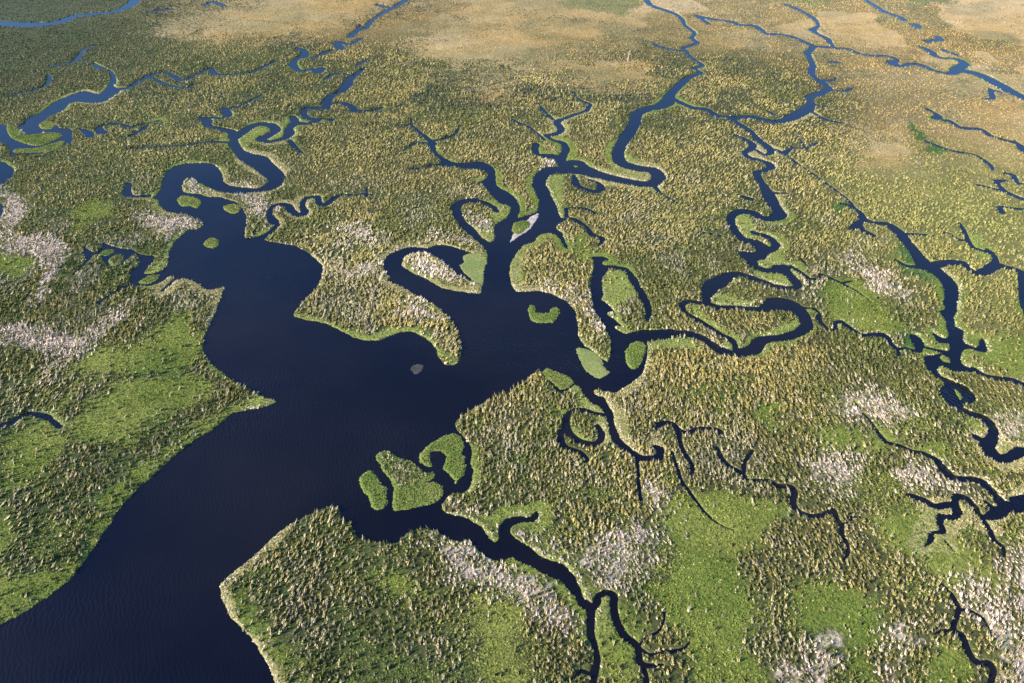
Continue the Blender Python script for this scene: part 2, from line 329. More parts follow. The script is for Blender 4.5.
 [(562,164,9),(560,160,11),(563,156,8),(566,149,6.5),(563,143,6),(552.7,140,4),(547,135.7,5.5),(555.7,134.2,6),(561.5,129.8,6.5),(557,122.5,6.5),(564.5,118.8,5),(576,114.4,4),(586.4,110.8,3.5),(588.5,107.5,4),(590,104.5,3),(577.6,99,1.5),(574.7,91.7,1.5)],
 [(560,160,8),(551,155.5,7.5),(538,154.7,5),(535,149,6.5),(536.6,144.5,5.5)],[(539.5,105,1.8),(545.4,113,4),(554,120,2.5)],[(510,118,1.2),(517.6,122.5,2.2),(529,127,2.2),(538,134,2.5),(545,140,2.5)],
 [(400,125,2),(411.7,126,2.5),(419,132,3.5),(427,138,4.5),(434,144,6)],[(411.7,119,1.5),(412,126,2)],[(435,140.5,2),(447,138,2),(455.7,134.4,2.3),(458.6,127.8,1.8)],[(404,151,1.2),(414.6,144,1.5),(425,143,2)],
 [(442,165,5),(433,165,3),(425,168,2.5),(409,169,1.3)],
 # north-west meanders
 [(200,117.6,4),(207,121,10),(208.6,126.4,7),(220,128.6,7),(230.6,131.5,8),(236,136.6,11)],[(204,118.3,4),(214,117.5,3),(223,119,3.5),(228,114.6,9),(224.7,108.8,6),(238,107.3,4),(251,100.7,3.5),(262,95,2)],
 [(228,142.5,4),(208.6,141.7,4),(201,143,3),(179,146,2.4),(150,147.6,2.4),(128,149,1.5)],
 [(235,137,12),(243.7,131.5,10),(252.5,126.4,9),(264,124,8),(273.5,126.4,9.5),(275.5,131.5,9),(267,136,10),(261.3,139.5,9),(270,141.8,6.5),(284.8,138.5,7.5),(290,133,10),(289,129,7),(295,122,9),(292.5,116.8,6)],
 [(295,123,8),(308.6,124,5.5),(314.5,121.8,6.5),(329,121,6),(332,119.5,4.5),(320,119.3,5.5),(308.6,118.8,6),(303.5,113.7,6.5),(307,108.6,7),(316,107.8,7),(326,108.6,8),(327,102,8.5),(332,96,8),
  (340.8,91.7,8),(346.7,86,10),(349,81,9),(355,75.4,6.5),(363.7,69.6,4.5)],[(331,104,3),(340.8,102.7,5),(351,106.4,8),(355.5,110.8,6.5),(370,110.8,3),(382,107.8,1.5)],[(290,141,5),(297,148.9,4),(304,154.7,2)],
 [(350.5,76,3),(343,74,2.5),(333,74.7,2.5),(325.6,79.8,2.5)],[(321,69,10),(318,72.5,9),(312.5,68.8,4),(305,71,7),(298,70.3,6),(293,65,8),(296.4,59.3,5),(303.7,56.4,8),(305,51.3,6),(298,48.3,3)],
 [(314,58.6,3),(322.7,54,4),(333,50.5,4)],[(334.5,44,5),(341.8,49,8),(337.4,41.8,4),(347.6,44,4),(352,44,4),(360.8,38.8,5)],
 [(350.6,36.6,7),(356.4,31.5,6),(366.7,27.8,5),(369.6,22.7,4.5),(378.4,16,5),(387,11,6),(397.4,5.9,5),(404.8,0.7,6),(410,-6,5)],[(360.8,25.6,3),(357,30,3)],[(378,5,2),(386,7,2.5)],[(357,66,1.5),(367,60,2)],
 # north-western side creeks
 [(82,130,5),(88,133,9),(90,137,7)],[(102,133,10),(99.6,127.6,4.5),(109.9,124,3.5),(121.6,124.7,3),(131.8,127.6,3),(140.6,124.7,2.5),(160,121,2)],[(124.5,139,3),(131.8,136.4,3),(143.6,129,5),(147,126,3)],
 [(118,89,5),(127,88.5,6),(132,86,6),(140.6,80.8,5),(150,75.6,5.5),(165,72.5,4),(175,77,6),(182.5,81,4.5),(197.5,75,4),(210,68.7,5),(215,74,6),(225,75,3),(250,73,3),(262,68,2.5),(275,62,1.5)],[(151,77,4),(165,84,3),(185,89,3),(193,85,2)],
 [(0,97,2),(14,95,2),(29.3,91.7,2),(44,86.6,2.5),(49.8,79.3,3.5),(48.3,75,2)],[(72,63,1.5),(78,58,4),(83.5,50,3),(95,46,1.5)],[(51,66,1.5),(70,63,2),(77.6,60,2.5),(87,60,1.5)],
 [(-80,30,17),(-30,25,17),(0,23.5,16),(19,24.5,15),(44,24.5,14),(63,21,13),(74.7,16.3,11),(91,14.4,10),(114,11.7,9),(127.4,6.6,11),(136,0,11),(150,-14,11)],
 [(129,184,5),(127.5,194.5,8),(136,196.7,4),(148,196,6)],
 [(-30,432,8),(0,426,7),(8.8,424,6),(19,417.6,5.5),(29,414,5.5),(42.5,415.4,6),(52.7,420.5,5),(60,427,3)],
 [(150,12,3),(162,10,2.5),(171,9,2)],[(205,5,3),(214,2,2),(225,6,2)],
 # eastern river
 [(852,228.8,6),(857.8,223.8,6),(861.8,229.8,7),(873.8,235.8,5)],[(842,204,2),(850,205.9,4.5),(860,212.8,5.5),(863.8,219.8,8),(873.8,222.8,6),(885.7,223.8,7),(893.7,227.8,9),(901.7,235.8,11),(909.7,245.7,10.5),
  (917.6,255.7,12),(925.6,265.7,17),(939.5,273.6,13.5),(949.5,283.6,13),(951.5,295.6,12.5),(950,306,11.5)],[(856,225,6),(862,221,6)],
 [(895.7,259.7,2.5),(905.7,265.7,4),(918,267.6,6)],[(932,265.5,11),(949.5,262.7,11),(963.4,263.7,9.5),(968,267.6,4.5),(977.4,273.6,9),(987,270.7,11),(995.3,265.7,11),(1009,267.6,6),(1021,272.6,7.5),(1025,283,11),(1028,310,11),(1050,345,10),(1130,370,9),(1300,385,9)],
 [(995.3,262,6),(994.3,255.7,4),(985.4,251.7,3.5),(973.4,247.7,4),(967.4,239.7,4),(963.4,229.8,3.5),(959.4,222.8,2)],[(987,249.7,4),(994,253,2)],[(939.5,231.8,2),(949.5,233.8,2.2),(959.4,239.7,2.5),(967,240,2)],[(905.7,233.8,2),(927,235,1.5)],
 [(928,109.5,3),(938.5,116,5),(935.5,118,9)],[(939,117,3),(944,121,2.5),(950,121,4),(960.4,127.8,5),(979.5,129.3,6),(991,136,5),(1003,139.5,4.5),(1014.6,142.5,5)],
 [(925,141,2),(940,147,2.5),(953,151,2.7),(976.5,155.7,2.7),(991,166,4),(992,170,2)],[(1006,174,5),(1013,175.4,5),(1018,183.5,4),(1030,184,3)],[(1006,180.6,3),(997,181.3,7),(998.5,185,4),(1006,192,5.5),(1024,199.6,5),(1050,208,5)],[(978,185,2),(991,188,3),(1006,192.5,4)],
 [(1002,212,7),(1000,207,4),(1024,209.5,3.5),(1060,212,3.5)],
 [(545,157.5,2),(549,158,2)],
]

# points and mats of land that stand in the water but hang on to the shore
SPITS = [
 [(402,262),(406.6,256),(415.4,253),(428.6,253.7),(437.4,257.4),(446,264.7),(456.4,273.5),(466.7,279.4),(478.4,283.8),(481,287),(481,293),(471,293),(456,291),(441,287),(426,278.5),(413.5,273.5),(403.5,267)],
 [(483,194),(492,195.5),(499,203),(509,206),(510,212),(506,218),(496,224.4),(494,232.5),(495,238.3),(490,242.7),(483,238),(475.5,229.5),(466.7,222),(462,213.4),(461,208),(466.7,203),(474,203),
  (481,204.6),(490,208),(494.5,212),(499,212),(497.4,207.6),(487,201.7),(479,199.5),(476,196)],
]
# islets: (outline, reed share, label)
ISLETS = [
 ([(177,199.3),(182,196),(192.5,196.4),(199.8,200),(202,203.7),(197,208.4),(189.5,206),(183,206.6),(178.6,203.7)],0,"bean-shaped bright green islet just under the narrow spit in the upper left bay"),
 ([(223,207.4),(230.6,204),(238,205),(241,208),(238.6,212.5),(232,213.7),(226,211)],0,"lemon-shaped green islet tucked against the bank inside the upper left bay"),
 ([(203.5,244),(208.6,238.8),(214.5,237.7),(219,241.8),(218,246),(212,248.4),(207,247)],0,"small round green islet alone in open water of the upper left bay"),
 ([(138.6,282.7),(148.8,275.7),(159,275),(157.6,279.3),(148.8,283.7)],0,"thin leaf-shaped green islet in the mouth of the western inlet"),
 ([(109,259.5),(116.6,255),(124,256),(122.5,262.5),(115,266.6),(110,264)],.7,"round tussocky islet in the pool at the head of the western inlet"),
 ([(99,255),(104,250.5),(109,249.3),(115,251.5),(106,256)],.3,"narrow green islet beside the round tussocky one in the western inlet"),
 ([(528.3,309),(529.8,305.4),(534,305.4),(536,309.8),(535,312.3),(543.7,313.8),(549.6,312.3),(550.3,309),(555.4,307),(560.5,310.6),(558.3,316.4),(552.5,322.6),(537.8,322.6),(530.5,319)],.0,"U-shaped green islet in the middle of the lagoon with its hollow facing away"),
 ([(359,480),(363,473.5),(371,470),(375.4,475),(381.3,483),(386.4,488),(385.7,494.7),(388,503.5),(380,509.6),(372.5,507),(369,497.6),(362,490)],.0,"oval plain green islet on the open river side of the three nearest islets"),
 ([(376.6,456),(380.5,452.5),(388.6,451.5),(399,458),(407.6,460),(418,467.6),(425,472.7),(434,472.7),(434.3,478.6),(428,482.5),(435.5,481.5),(443.5,488),(442.8,496),(437,501),(429.6,504),(418,506.4),
   (409,509),(400,510.5),(392.7,509),(393.7,499),(393.7,489),(391.5,480.8),(385.7,475.7),(380.5,466.9)],.6,"largest islet, pale tussocks on its top half and green at its foot"),
 ([(418,458),(423.7,449.3),(435.5,440.5),(447,434.6),(457.4,434),(463.3,440.5),(464,449.3),(461.8,453.7),(465.5,459.5),(464.8,474),(460.4,478.6),(456,484),(453.8,478.6),(447,472),(442.8,467),
   (445.7,462.5),(446.5,456.6),(440,451.5),(432.5,451.5),(431,458),(431.8,466.9),(425,465.4)],.05,"hook-shaped green islet curling round a small dark cove"),
 ([(542.5,372),(547.6,368.3),(558,372),(569.5,377),(573.7,382),(568,387.2),(561,389.2),(553.4,383.7),(546,378)],0,"oval green islet at the bottom corner of the lagoon beside the tussock bank"),
 ([(633,342.5),(640,342),(645.7,346),(645.2,352),(643.5,358.6),(639,366.6),(632,369),(627.4,364.4),(625,355.7),(626,350)],.05,"upright bright green islet inside the bend of the eastern channel"),
 ([(806,309),(811,309.2),(817,313.5),(814,316.4),(809.8,314)],0,"tiny green islet at the outer bend of the widest eastern meander"),
 ([(940,357),(944,355.4),(950,360),(950,363),(943,361)],0,"tiny dark green islet in the junction pool of the far right river"),
 ([(954.6,389),(960.4,393.7),(962.6,397.4),(960,399.6),(956,394)],0,"slim green islet in the small pool below the far right river junction"),
 ([(7.3,124.7),(13,124.7),(22,130.6),(29.3,135),(44,132.7),(58.6,132.7),(61.5,136.4),(54,140.8),(39.5,146),(25,143.7),(11.7,138),(7.3,132)],.0,"large boot-shaped green islet in the western river with a pale dry strip"),
 ([(16,149),(36.6,148.3),(48.3,144.6),(62,141),(65,143),(58.6,149),(48,152),(16,152.7)],0,"long low green islet along the near bank of the western river"),
 ([(38.8,125.4),(44,121),(51,120.3),(55.7,124.7),(51,129),(42.5,129)],0,"rounded green islet against the pale bank of the western river"),
 ([(511.5,230),(515,222.7),(527,220.5),(530,225.7),(524,231.5),(517.4,235)],.0,"green islet capping the pale sandbar between the two central channels"),
 ([(765,161),(757,162.5)],0,""),
 ([(573.5,166.2),(576,165.6),(578.5,166.8),(576,167.6)],.0,"speck of green islet in the central northern channel"),
 ([(320,122.5),(322,119.8),(326.5,119.8),(328.5,122),(324.5,123.8)],.0,"little round green islet in the twisting creek of the upper left"),
]
ISLETS = [i for i in ISLETS if i[2]]
MATS = [
 ([(474,253.2),(463.7,256),(463.7,263),(459.4,265.4),(465,273.5),(475.5,282),(481.5,287.5),(483.4,281),(484.4,269),(486.8,259.3)],"pale green mat of floating plants filling the gap behind the long tussock spit"),
 ([(576,349),(583,348.5),(592,351),(600,357),(604,366),(609,373),(601,378.8),(593.7,376),(583.4,367.4),(579,357)],"pale green mat of floating plants at the tip of the narrow central spit"),
]
SANDBAR = [(527,220),(531,216.6),(537.6,213.6),(538.3,216),(536.4,221),(530,228.6),(523,234),(516,238.5),(510,242.5),(512.5,236),(516,229)]

# bleached reed beds: (outline, label)
PALE = [
 ([(0,240),(40,235),(68,242),(70,255),(55,275),(45,290),(25,310),(28,298),(44,266),(30,258),(0,252)],"curved bleached reed bed at the left edge beyond a small bright green clearing"),
 ([(0,325),(40,330),(75,335),(100,315),(150,298),(142,310),(110,330),(75,355),(30,390),(25,385),(55,355),(0,350)],"long bleached reed bed running from the left edge up towards the inlet"),
 ([(0,190),(18,193),(32,208),(18,232),(4,236),(4,220),(3,205)],"bleached reed bed beside the small ponds at the left edge"),
 ([(128,208),(150,218),(190,214),(196,222),(185,228),(160,236),(140,226)],"bleached reed bed on the blunt point of the upper left bay"),
 ([(221,176),(226,182),(240,183.5),(258,185.5),(267,180),(264,187),(250,188),(236,187),(224,183)],"bleached reed strip along the tip between the two arms of the upper left bend"),
 ([(233,196),(248,192),(262,201),(268,212),(258,222),(250,214),(242,203)],"bleached reed bed on the neck of land above the upper left bay"),
 ([(183,182),(188,179),(196,183),(203,190),(195,193),(184,190)],"bleached reed knob at the end of the narrow spit in the upper left bay"),
 ([(333,222),(350,229),(372,226),(366,240),(348,237)],"scattered bleached reed bed in the tussocks left of centre"),
 ([(343,272),(368,262),(387,265),(378,273),(352,279)],"bleached reed bed on the bank where the central spit begins"),
 ([(403,300),(418,303),(441,322),(432,322),(408,313)],"bleached reed strip down the middle of the blunt peninsula of the lagoon"),
 ([(386,252),(396,245),(420,240),(450,238),(478,240),(486,254),(470,246),(448,241.5),(420,245),(398,250)],"bleached reed band edging the curved bank over the green floating mat"),
 ([(409,262),(418,257),(436,262),(452,274),(470,284),(466,289),(446,284),(424,272)],"bleached reed bed on the spine of the long tussock spit"),
 ([(468,214),(480,218),(494,222),(492,229),(482,228),(472,221)],"bleached reed patch on the green hooked point of the central channel"),
 ([(536,272),(548,279),(566,288),(576,302),(566,298),(548,286)],"thin bleached reed streak crossing the round tussock headland"),
 ([(584,300),(592,306),(603,330),(606,345),(598,338),(588,320)],"bleached reed streak along the narrow spit between lagoon and channel"),
 ([(418,528),(433,529),(452,541),(478,547),(500,563),(525,570),(555,588),(572,600),(580,612),(585,628),(560,628),(535,622),(515,602),(488,588),(462,582),(440,562)],"wide bleached reed bed along the near bank of the lower creek"),
 ([(443,505),(452,512),(470,518),(488,528),(497,536),(492,524),(470,510),(455,503)],"bleached reed rim on the point facing the largest islet"),
 ([(512,528),(528,528),(552,548),(575,556),(600,535),(640,522),(660,525),(655,550),(632,575),(620,592),(596,594),(582,582),(572,566),(545,556),(518,540)],"broadest and whitest bleached reed bed, filling the bend of the lower creek"),
 ([(638,478),(660,482),(676,500),(655,516),(642,505)],"bleached reed patch between two thin creeks right of centre"),
 ([(822,414),(838,395),(862,389),(900,404),(925,413),(905,425),(870,418)],"bleached reed bed above the thin creek in the right of the marsh"),
 ([(985,418),(1010,412),(1060,420),(1060,450),(1028,445),(1000,432)],"bleached reed bed beside the looping channel at the right edge"),
 ([(812,456),(836,450),(858,470),(862,488),(830,492),(806,486)],"bleached reed bed beside the straight run of creek in the lower right"),
 ([(893,466),(920,462),(943,478),(958,487),(950,494),(918,492),(900,480)],"bleached reed bed on the bank left of the small lower right channel"),
 ([(962,572),(985,582),(1002,604),(1010,566),(1024,540),(1075,545),(1075,700),(1005,700),(998,665),(984,640),(968,612)],"greyish bleached reed bed filling the lower right corner"),
 ([(806,640),(820,630),(840,634),(846,655),(836,683),(812,690)],"bleached reed bed near the bottom edge, the larger of two close together"),
 ([(886,622),(902,614),(922,632),(926,650),(908,652),(890,640)],"bleached reed patch left of the curling lower right creek"),
 ([(893,655),(905,652),(914,690),(900,700)],"narrow upright bleached reed strip at the bottom edge in the lower right"),
 ([(768,662),(785,655),(803,668),(803,695),(770,700)],"low bleached reed patch on the bottom edge beside a larger one"),
 ([(843,248),(858,258),(888,282),(912,296),(904,300),(880,290),(856,272)],"diagonal bleached reed streak between a green meadow and the far right river"),
 ([(534,170),(538,162),(546,157),(556,160),(561,165),(548,166)],"small bleached reed bank between the two northern channel mouths"),
]
# bright green meadow with few tussocks
MEADOW = [
 [(0,632),(20,617),(50,597),(72,579),(85,562),(100,542),(117,515),(135,494),(150,480),(165,467),(190,445),(220,426),(245,410),(236,404),(205,420),(175,440),(140,466),(110,500),(85,535),(60,565),(30,588),(0,600)],
 [(60,410),(95,372),(60,395),(20,440),(0,470),(0,500),(40,480),(75,440)],
 [(780,588),(830,580),(870,600),(880,640),(865,690),(845,690),(850,640),(820,622),(790,620)],
 [(600,606),(612,604),(625,625),(634,640),(630,660),(638,690),(605,690),(600,650)],
 [(818,430),(850,428),(862,450),(880,470),(850,458),(825,452)],
 [(905,445),(935,440),(965,470),(940,464),(915,452)],
 [(95,395),(130,378),(195,372),(214,388),(190,405),(155,420),(140,440),(105,446),(72,432)],
 [(145,338),(185,300),(206,325),(205,362),(150,372),(90,380),(60,374),(100,350)],
 [(820,288),(850,278),(890,308),(908,332),(880,336),(850,326),(833,318)],
 [(655,500),(700,496),(770,494),(800,508),(772,532),(745,560),(748,600),(738,640),(765,690),(690,700),(690,640),(700,605),(672,590),(690,560),(668,530)],
 [(868,508),(935,508),(960,530),(1000,568),(1006,597),(965,592),(925,572),(890,545)],
 [(925,640),(955,636),(972,660),(975,700),(925,700)],
 [(222,590),(240,596),(258,625),(280,660),(285,700),(262,690),(240,640)],
 [(70,218),(95,196),(112,200),(108,216),(80,230)],
 [(-40,252),(0,255),(40,253),(42,268),(20,276),(-40,276)],
 [(990,335),(1060,345),(1060,385),(1010,378),(985,362)],
 [(0,500),(-50,520),(-50,660),(0,640),(30,600),(60,570),(75,560),(62,556),(20,580)],
 [(640,590),(680,585),(700,610),(690,640),(665,640)],
 [(555,240),(575,232),(592,245),(590,262),(572,258)],
 [(760,415),(780,400),(790,412),(785,425),(770,430)],
 [(900,240),(905,235),(912,262),(905,266),(893,256)],
 [(480,600),(500,590),(520,605),(512,640),(520,690),(490,690),(488,640)],
 [(370,578),(395,570),(420,590),(440,598),(430,615),(395,605)],
 [(865,418),(890,430),(885,452),(862,450)],
]
VERGE = [   # smooth bright verges and point bars along the channels
 [(510,255),(516,250),(522,262),(525,285),(515,291),(508,275)],[(546,184),(556,174),(565,175),(561,195),(567,216),(560,217),(551,198)],
 [(605,272),(620,269),(632,285),(639,300),(628,299),(618,311),(622,325),(633,333),(620,335),(611,315),(602,300)],
 [(401,262),(412,277),(440,289),(470,296),(483,295),(478,290),(450,284),(425,272),(411,262)],
 [(489,205),(500,204),(511,206),(508,218),(496,225),(491,217)],[(480,229),(496,230),(497,239),(490,244),(482,238)],
 [(392,253),(430,247.5),(460,252),(482,258),(462,248),(436,243.6),(410,246)],
 [(293,315),(320,324),(350,338),(375,342),(400,335),(418,335),(436,352),(452,368),(459,362),(447,352),(430,334),(418,328),(395,329),(370,335),(345,328),(320,317),(300,312)],
 [(601,172),(620,168),(640,173),(653,180),(640,183),(615,179)],[(622,150),(630,156),(645,163),(635,166),(622,162)],
 [(685,304),(694,304),(706,318),(723,329),(737,338),(735,346),(722,335),(699,322)],[(760,335),(780,327),(797,319),(803,326),(795,333),(775,336)],
 [(710,298),(720,294),(740,300),(756,307),(735,307),(718,305)],[(728,277),(735,276),(738,283),(730,286)],[(751,271),(765,272),(785,275),(796,283),(790,288),(770,284)],
 [(756,262),(765,255),(775,251),(784,258),(776,268),(764,269)],[(735,216),(745,214),(752,225),(758,236),(750,241),(741,232),(734,224)],[(754,249),(763,252),(757,257),(750,253)],
 [(639,343),(665,339),(690,339),(706,350),(690,350),(660,348),(648,351)],[(721,342),(732,344),(734,351),(725,352)],[(764,345),(771,342),(768,355),(757,361),(756,352)],
 [(569,391),(578,386),(590,400),(605,409),(605,417),(592,412),(580,404)],[(605,399),(614,409),(624,420),(628,440),(616,436),(611,418)],
 [(238,411),(252,396),(277,402),(258,410)],[(204,224),(188,231),(176,246),(171,262),(160,273),(144,275),(155,265),(164,262),(165,250),(171,240),(183,229)],
 [(250,238),(262,230),(273,226),(270,232),(262,236)],[(239,142),(246,131),(258,126),(269,126),(262,133),(250,140),(245,149)],[(270,135),(280,131),(286,137),(272,141)],
 [(904,234),(915,245),(936,265),(926,263),(907,247)],[(962,231),(978,237),(993,249),(991,263),(978,256),(964,242)],[(771,189),(777,204),(786,219),(791,216),(783,203),(777,191)],
 [(232,132),(226,135),(222,138),(230,140)],[(431,139),(437,150),(452,163),(460,163),(447,157),(440,147)],[(476,178),(487,176),(488,181),(480,185)],
 [(556,408),(572,411),(560,420)],[(575,425),(588,437),(597,441),(586,441),(574,434)],[(470,446),(472,470),(466,492),(476,485),(477,460),(474,448)],
 [(1000,455),(1014,452),(1018,446),(1005,444)],[(960,416),(975,421),(986,432),(975,432),(962,424)],
]
LUSH = [   # darker, rank green bottoms
 [(903,238),(893,256),(905,275),(930,285),(945,290),(915,262)],[(832,206),(846,200),(846,212),(835,214)],[(906,122),(918,128),(925,140),(916,142)],
 [(929,140),(948,152),(940,156),(928,150)],[(1000,620),(1024,640),(1024,660),(1005,645)],[(905,330),(925,340),(930,352),(905,352)],
]
STRAWLAND = [   # open straw-coloured plains
 [(140,24),(200,8),(300,-12),(400,2),(372,18),(330,30),(290,37),(240,37),(190,35),(150,38)],[(415,36),(470,12),(560,4),(640,16),(652,42),(600,48),(560,56),(598,84),(560,80),(520,70),(450,62),(400,58)],
 [(560,64),(640,60),(672,76),(650,92),(610,98),(565,88)],[(840,142),(880,128),(922,152),(955,186),(900,192),(860,176)],[(700,38),(760,32),(775,46),(720,48)],[(430,85),(480,72),(540,90),(500,100)],
]
OLIVELAND = [[(556,-20),(640,-20),(640,3),(630,13),(600,11),(566,8)],[(730,-20),(830,-20),(834,2),(820,8),(780,3)],[(886,-12),(960,-14),(950,4),(905,5)]]
SHRUB = [   # blue-green scrub far off
 [(405,98),(425,85),(460,80),(520,82),(560,88),(600,90),(640,96),(630,104),(590,104),(555,102),(520,104),(480,110),(440,112),(410,108)],
 [(600,52),(625,48),(640,56),(632,62),(604,62)],[(655,55),(685,52),(680,68),(668,70)],[(355,18),(385,4),(410,0),(430,8),(405,14),(375,26),(352,34)],
 [(140,6),(175,-4),(262,-8),(262,4),(215,14),(180,18),(150,22)],[(820,56),(842,54),(850,66),(825,66)],[(398,48),(420,40),(428,52),(405,56)],
 [(640,36),(662,38),(655,46),(638,42)],[(260,40),(300,34),(330,44),(300,52),(265,50)],[(270,120),(290,110),(296,130),(270,124)],[(720,50),(760,60),(750,75),(720,68)],
]
# how tan (against green) and how tussocky the marsh is, from the far left to the near right
TU = np.linspace(0, 1024, 9); TV = np.linspace(0, 683, 7)
TAN = np.array([[.1,.3,.85,.95,.95,.95,1,1,.95],[.22,.3,.45,.65,.6,.75,.75,.85,.85],[.15,.2,.4,.62,.6,.65,.65,.65,.7],[.1,.1,.3,.5,.6,.65,.7,.5,.6],
                [.05,.1,.2,.3,.5,.55,.62,.55,.5],[.05,.1,.3,.35,.42,.48,.5,.55,.5],[.05,.1,.3,.35,.35,.4,.4,.45,.4]])
DEN = np.array([[.4,.45,.28,.28,.26,.24,.18,.12,.08],[.9,1,1,.95,.85,.8,.72,.42,.28],[1,1,1,1,1,1,.9,.62,.45],[1,1,1,1,1,1,1,.85,.62],
                [.95,.95,1,1,1,1,1,.95,.85],[.9,.9,.95,.9,1,.95,.85,.85,.85],[.85,.85,.9,.85,.9,.9,.85,.85,.85]])
def grid2(M, u, v):
    i = np.clip(np.interp(u, TU, np.arange(9)), 0, 7.999); j = np.clip(np.interp(v, TV, np.arange(7)), 0, 5.999)
    i0 = i.astype(int); j0 = j.astype(int); a = i - i0; b = j - j0
    a = a * a * (3 - 2 * a); b = b * b * (3 - 2 * b)
    return (M[j0, i0] * (1 - a) + M[j0, i0 + 1] * a) * (1 - b) + (M[j0 + 1, i0] * (1 - a) + M[j0 + 1, i0 + 1] * a) * b
def zone(polys, u, v, X, Y, ragged=5.0, seed=0):
    """index+1 of the first outline that holds the point, with ragged natural edges; 0 elsewhere"""
    k = ragged * .5 / px_size(v)
    uu = u + k * 2 * (fbm(X * .06, Y * .06, seed + 1) - .5) * 2 + (rng.random(np.shape(u)) - .5) * k * 1.7
    vv = v + k * (fbm(X * .06, Y * .06, seed + 2) - .5) * 2 + (rng.random(np.shape(u)) - .5) * k * 1.1
    r = np.zeros(np.shape(u), int)
    for n, P in enumerate(polys):
        P = np.array(P, float)
        m = (uu > P[:, 0].min()) & (uu < P[:, 0].max()) & (vv > P[:, 1].min()) & (vv < P[:, 1].max()) & (r == 0)
        if m.any():
            idx = np.nonzero(m)
            c = inside(P, uu[idx], vv[idx])
            r[tuple(a[c] for a in idx)] = n + 1
    return r
SUN_EL_DEG, SUN_X, SUN_Y, SUN_E, SKY_E, EXPO = 28, -.9, -.42, 5.0, .135, 1.05
AIR = (1.0, 0.0, 8.0)
# ------------------------------------------------------------------ materials
def new_mat(name):
    m = bpy.data.materials.new(name); m.use_nodes = True
    nt = m.node_tree
    return m, nt, nt.nodes, nt.links, nt.nodes["Principled BSDF"]

def plant_mat(name, rough=.75, spec=.25, scale=1.5, var=.35):
    m, nt, N, L, P = new_mat(name)
    a = N.new("ShaderNodeAttribute"); a.attribute_name = "tint"
    g = N.new("ShaderNodeNewGeometry")
    n = N.new("ShaderNodeTexNoise"); n.inputs["Scale"].default_value = scale; n.inputs["Detail"].default_value = 3
    L.new(g.outputs["Position"], n.inputs["Vector"])
    r = N.new("ShaderNodeMapRange"); r.inputs["From Min"].default_value = .3; r.inputs["From Max"].default_value = .7
    r.inputs["To Min"].default_value = 1 - var; r.inputs["To Max"].default_value = 1 + var
    L.new(n.outputs["Fac"], r.inputs["Value"])
    v = N.new("ShaderNodeVectorMath"); v.operation = 'SCALE'
    L.new(a.outputs["Color"], v.inputs[0]); L.new(r.outputs["Result"], v.inputs["Scale"])
    L.new(v.outputs["Vector"], P.inputs["Base Color"])
    P.inputs["Roughness"].default_value = rough
    P.inputs["Specular IOR Level"].default_value = spec
    return m

def ground_mat():
    m, nt, N, L, P = new_mat("marsh_soil_and_grass")
    a = N.new("ShaderNodeAttribute"); a.attribute_name = "tint"
    g = N.new("ShaderNodeNewGeometry")
    n1 = N.new("ShaderNodeTexNoise"); n1.inputs["Scale"].default_value = .9; n1.inputs["Detail"].default_value = 5
    n2 = N.new("ShaderNodeTexNoise"); n2.inputs["Scale"].default_value = .06; n2.inputs["Detail"].default_value = 4
    for n in (n1, n2): L.new(g.outputs["Position"], n.inputs["Vector"])
    r1 = N.new("ShaderNodeMapRange"); r1.inputs["From Min"].default_value = .3; r1.inputs["From Max"].default_value = .7
    r1.inputs["To Min"].default_value = .6; r1.inputs["To Max"].default_value = 1.4
    r2 = N.new("ShaderNodeMapRange"); r2.inputs["From Min"].default_value = .3; r2.inputs["From Max"].default_value = .7
    r2.inputs["To Min"].default_value = .85; r2.inputs["To Max"].default_value = 1.15
    L.new(n1.outputs["Fac"], r1.inputs["Value"]); L.new(n2.outputs["Fac"], r2.inputs["Value"])
    mu = N.new("ShaderNodeMath"); mu.operation = 'MULTIPLY'
    L.new(r1.outputs["Result"], mu.inputs[0]); L.new(r2.outputs["Result"], mu.inputs[1])
    v = N.new("ShaderNodeVectorMath"); v.operation = 'SCALE'
    L.new(a.outputs["Color"], v.inputs[0]); L.new(mu.outputs[0], v.inputs["Scale"])
    L.new(v.outputs["Vector"], P.inputs["Base Color"])
    P.inputs["Roughness"].default_value = .9; P.inputs["Specular IOR Level"].default_value = .15
    b = N.new("ShaderNodeBump"); b.inputs["Strength"].default_value = .8; b.inputs["Distance"].default_value = .5
    L.new(n1.outputs["Fac"], b.inputs["Height"]); L.new(b.outputs["Normal"], P.inputs["Normal"])
    return m

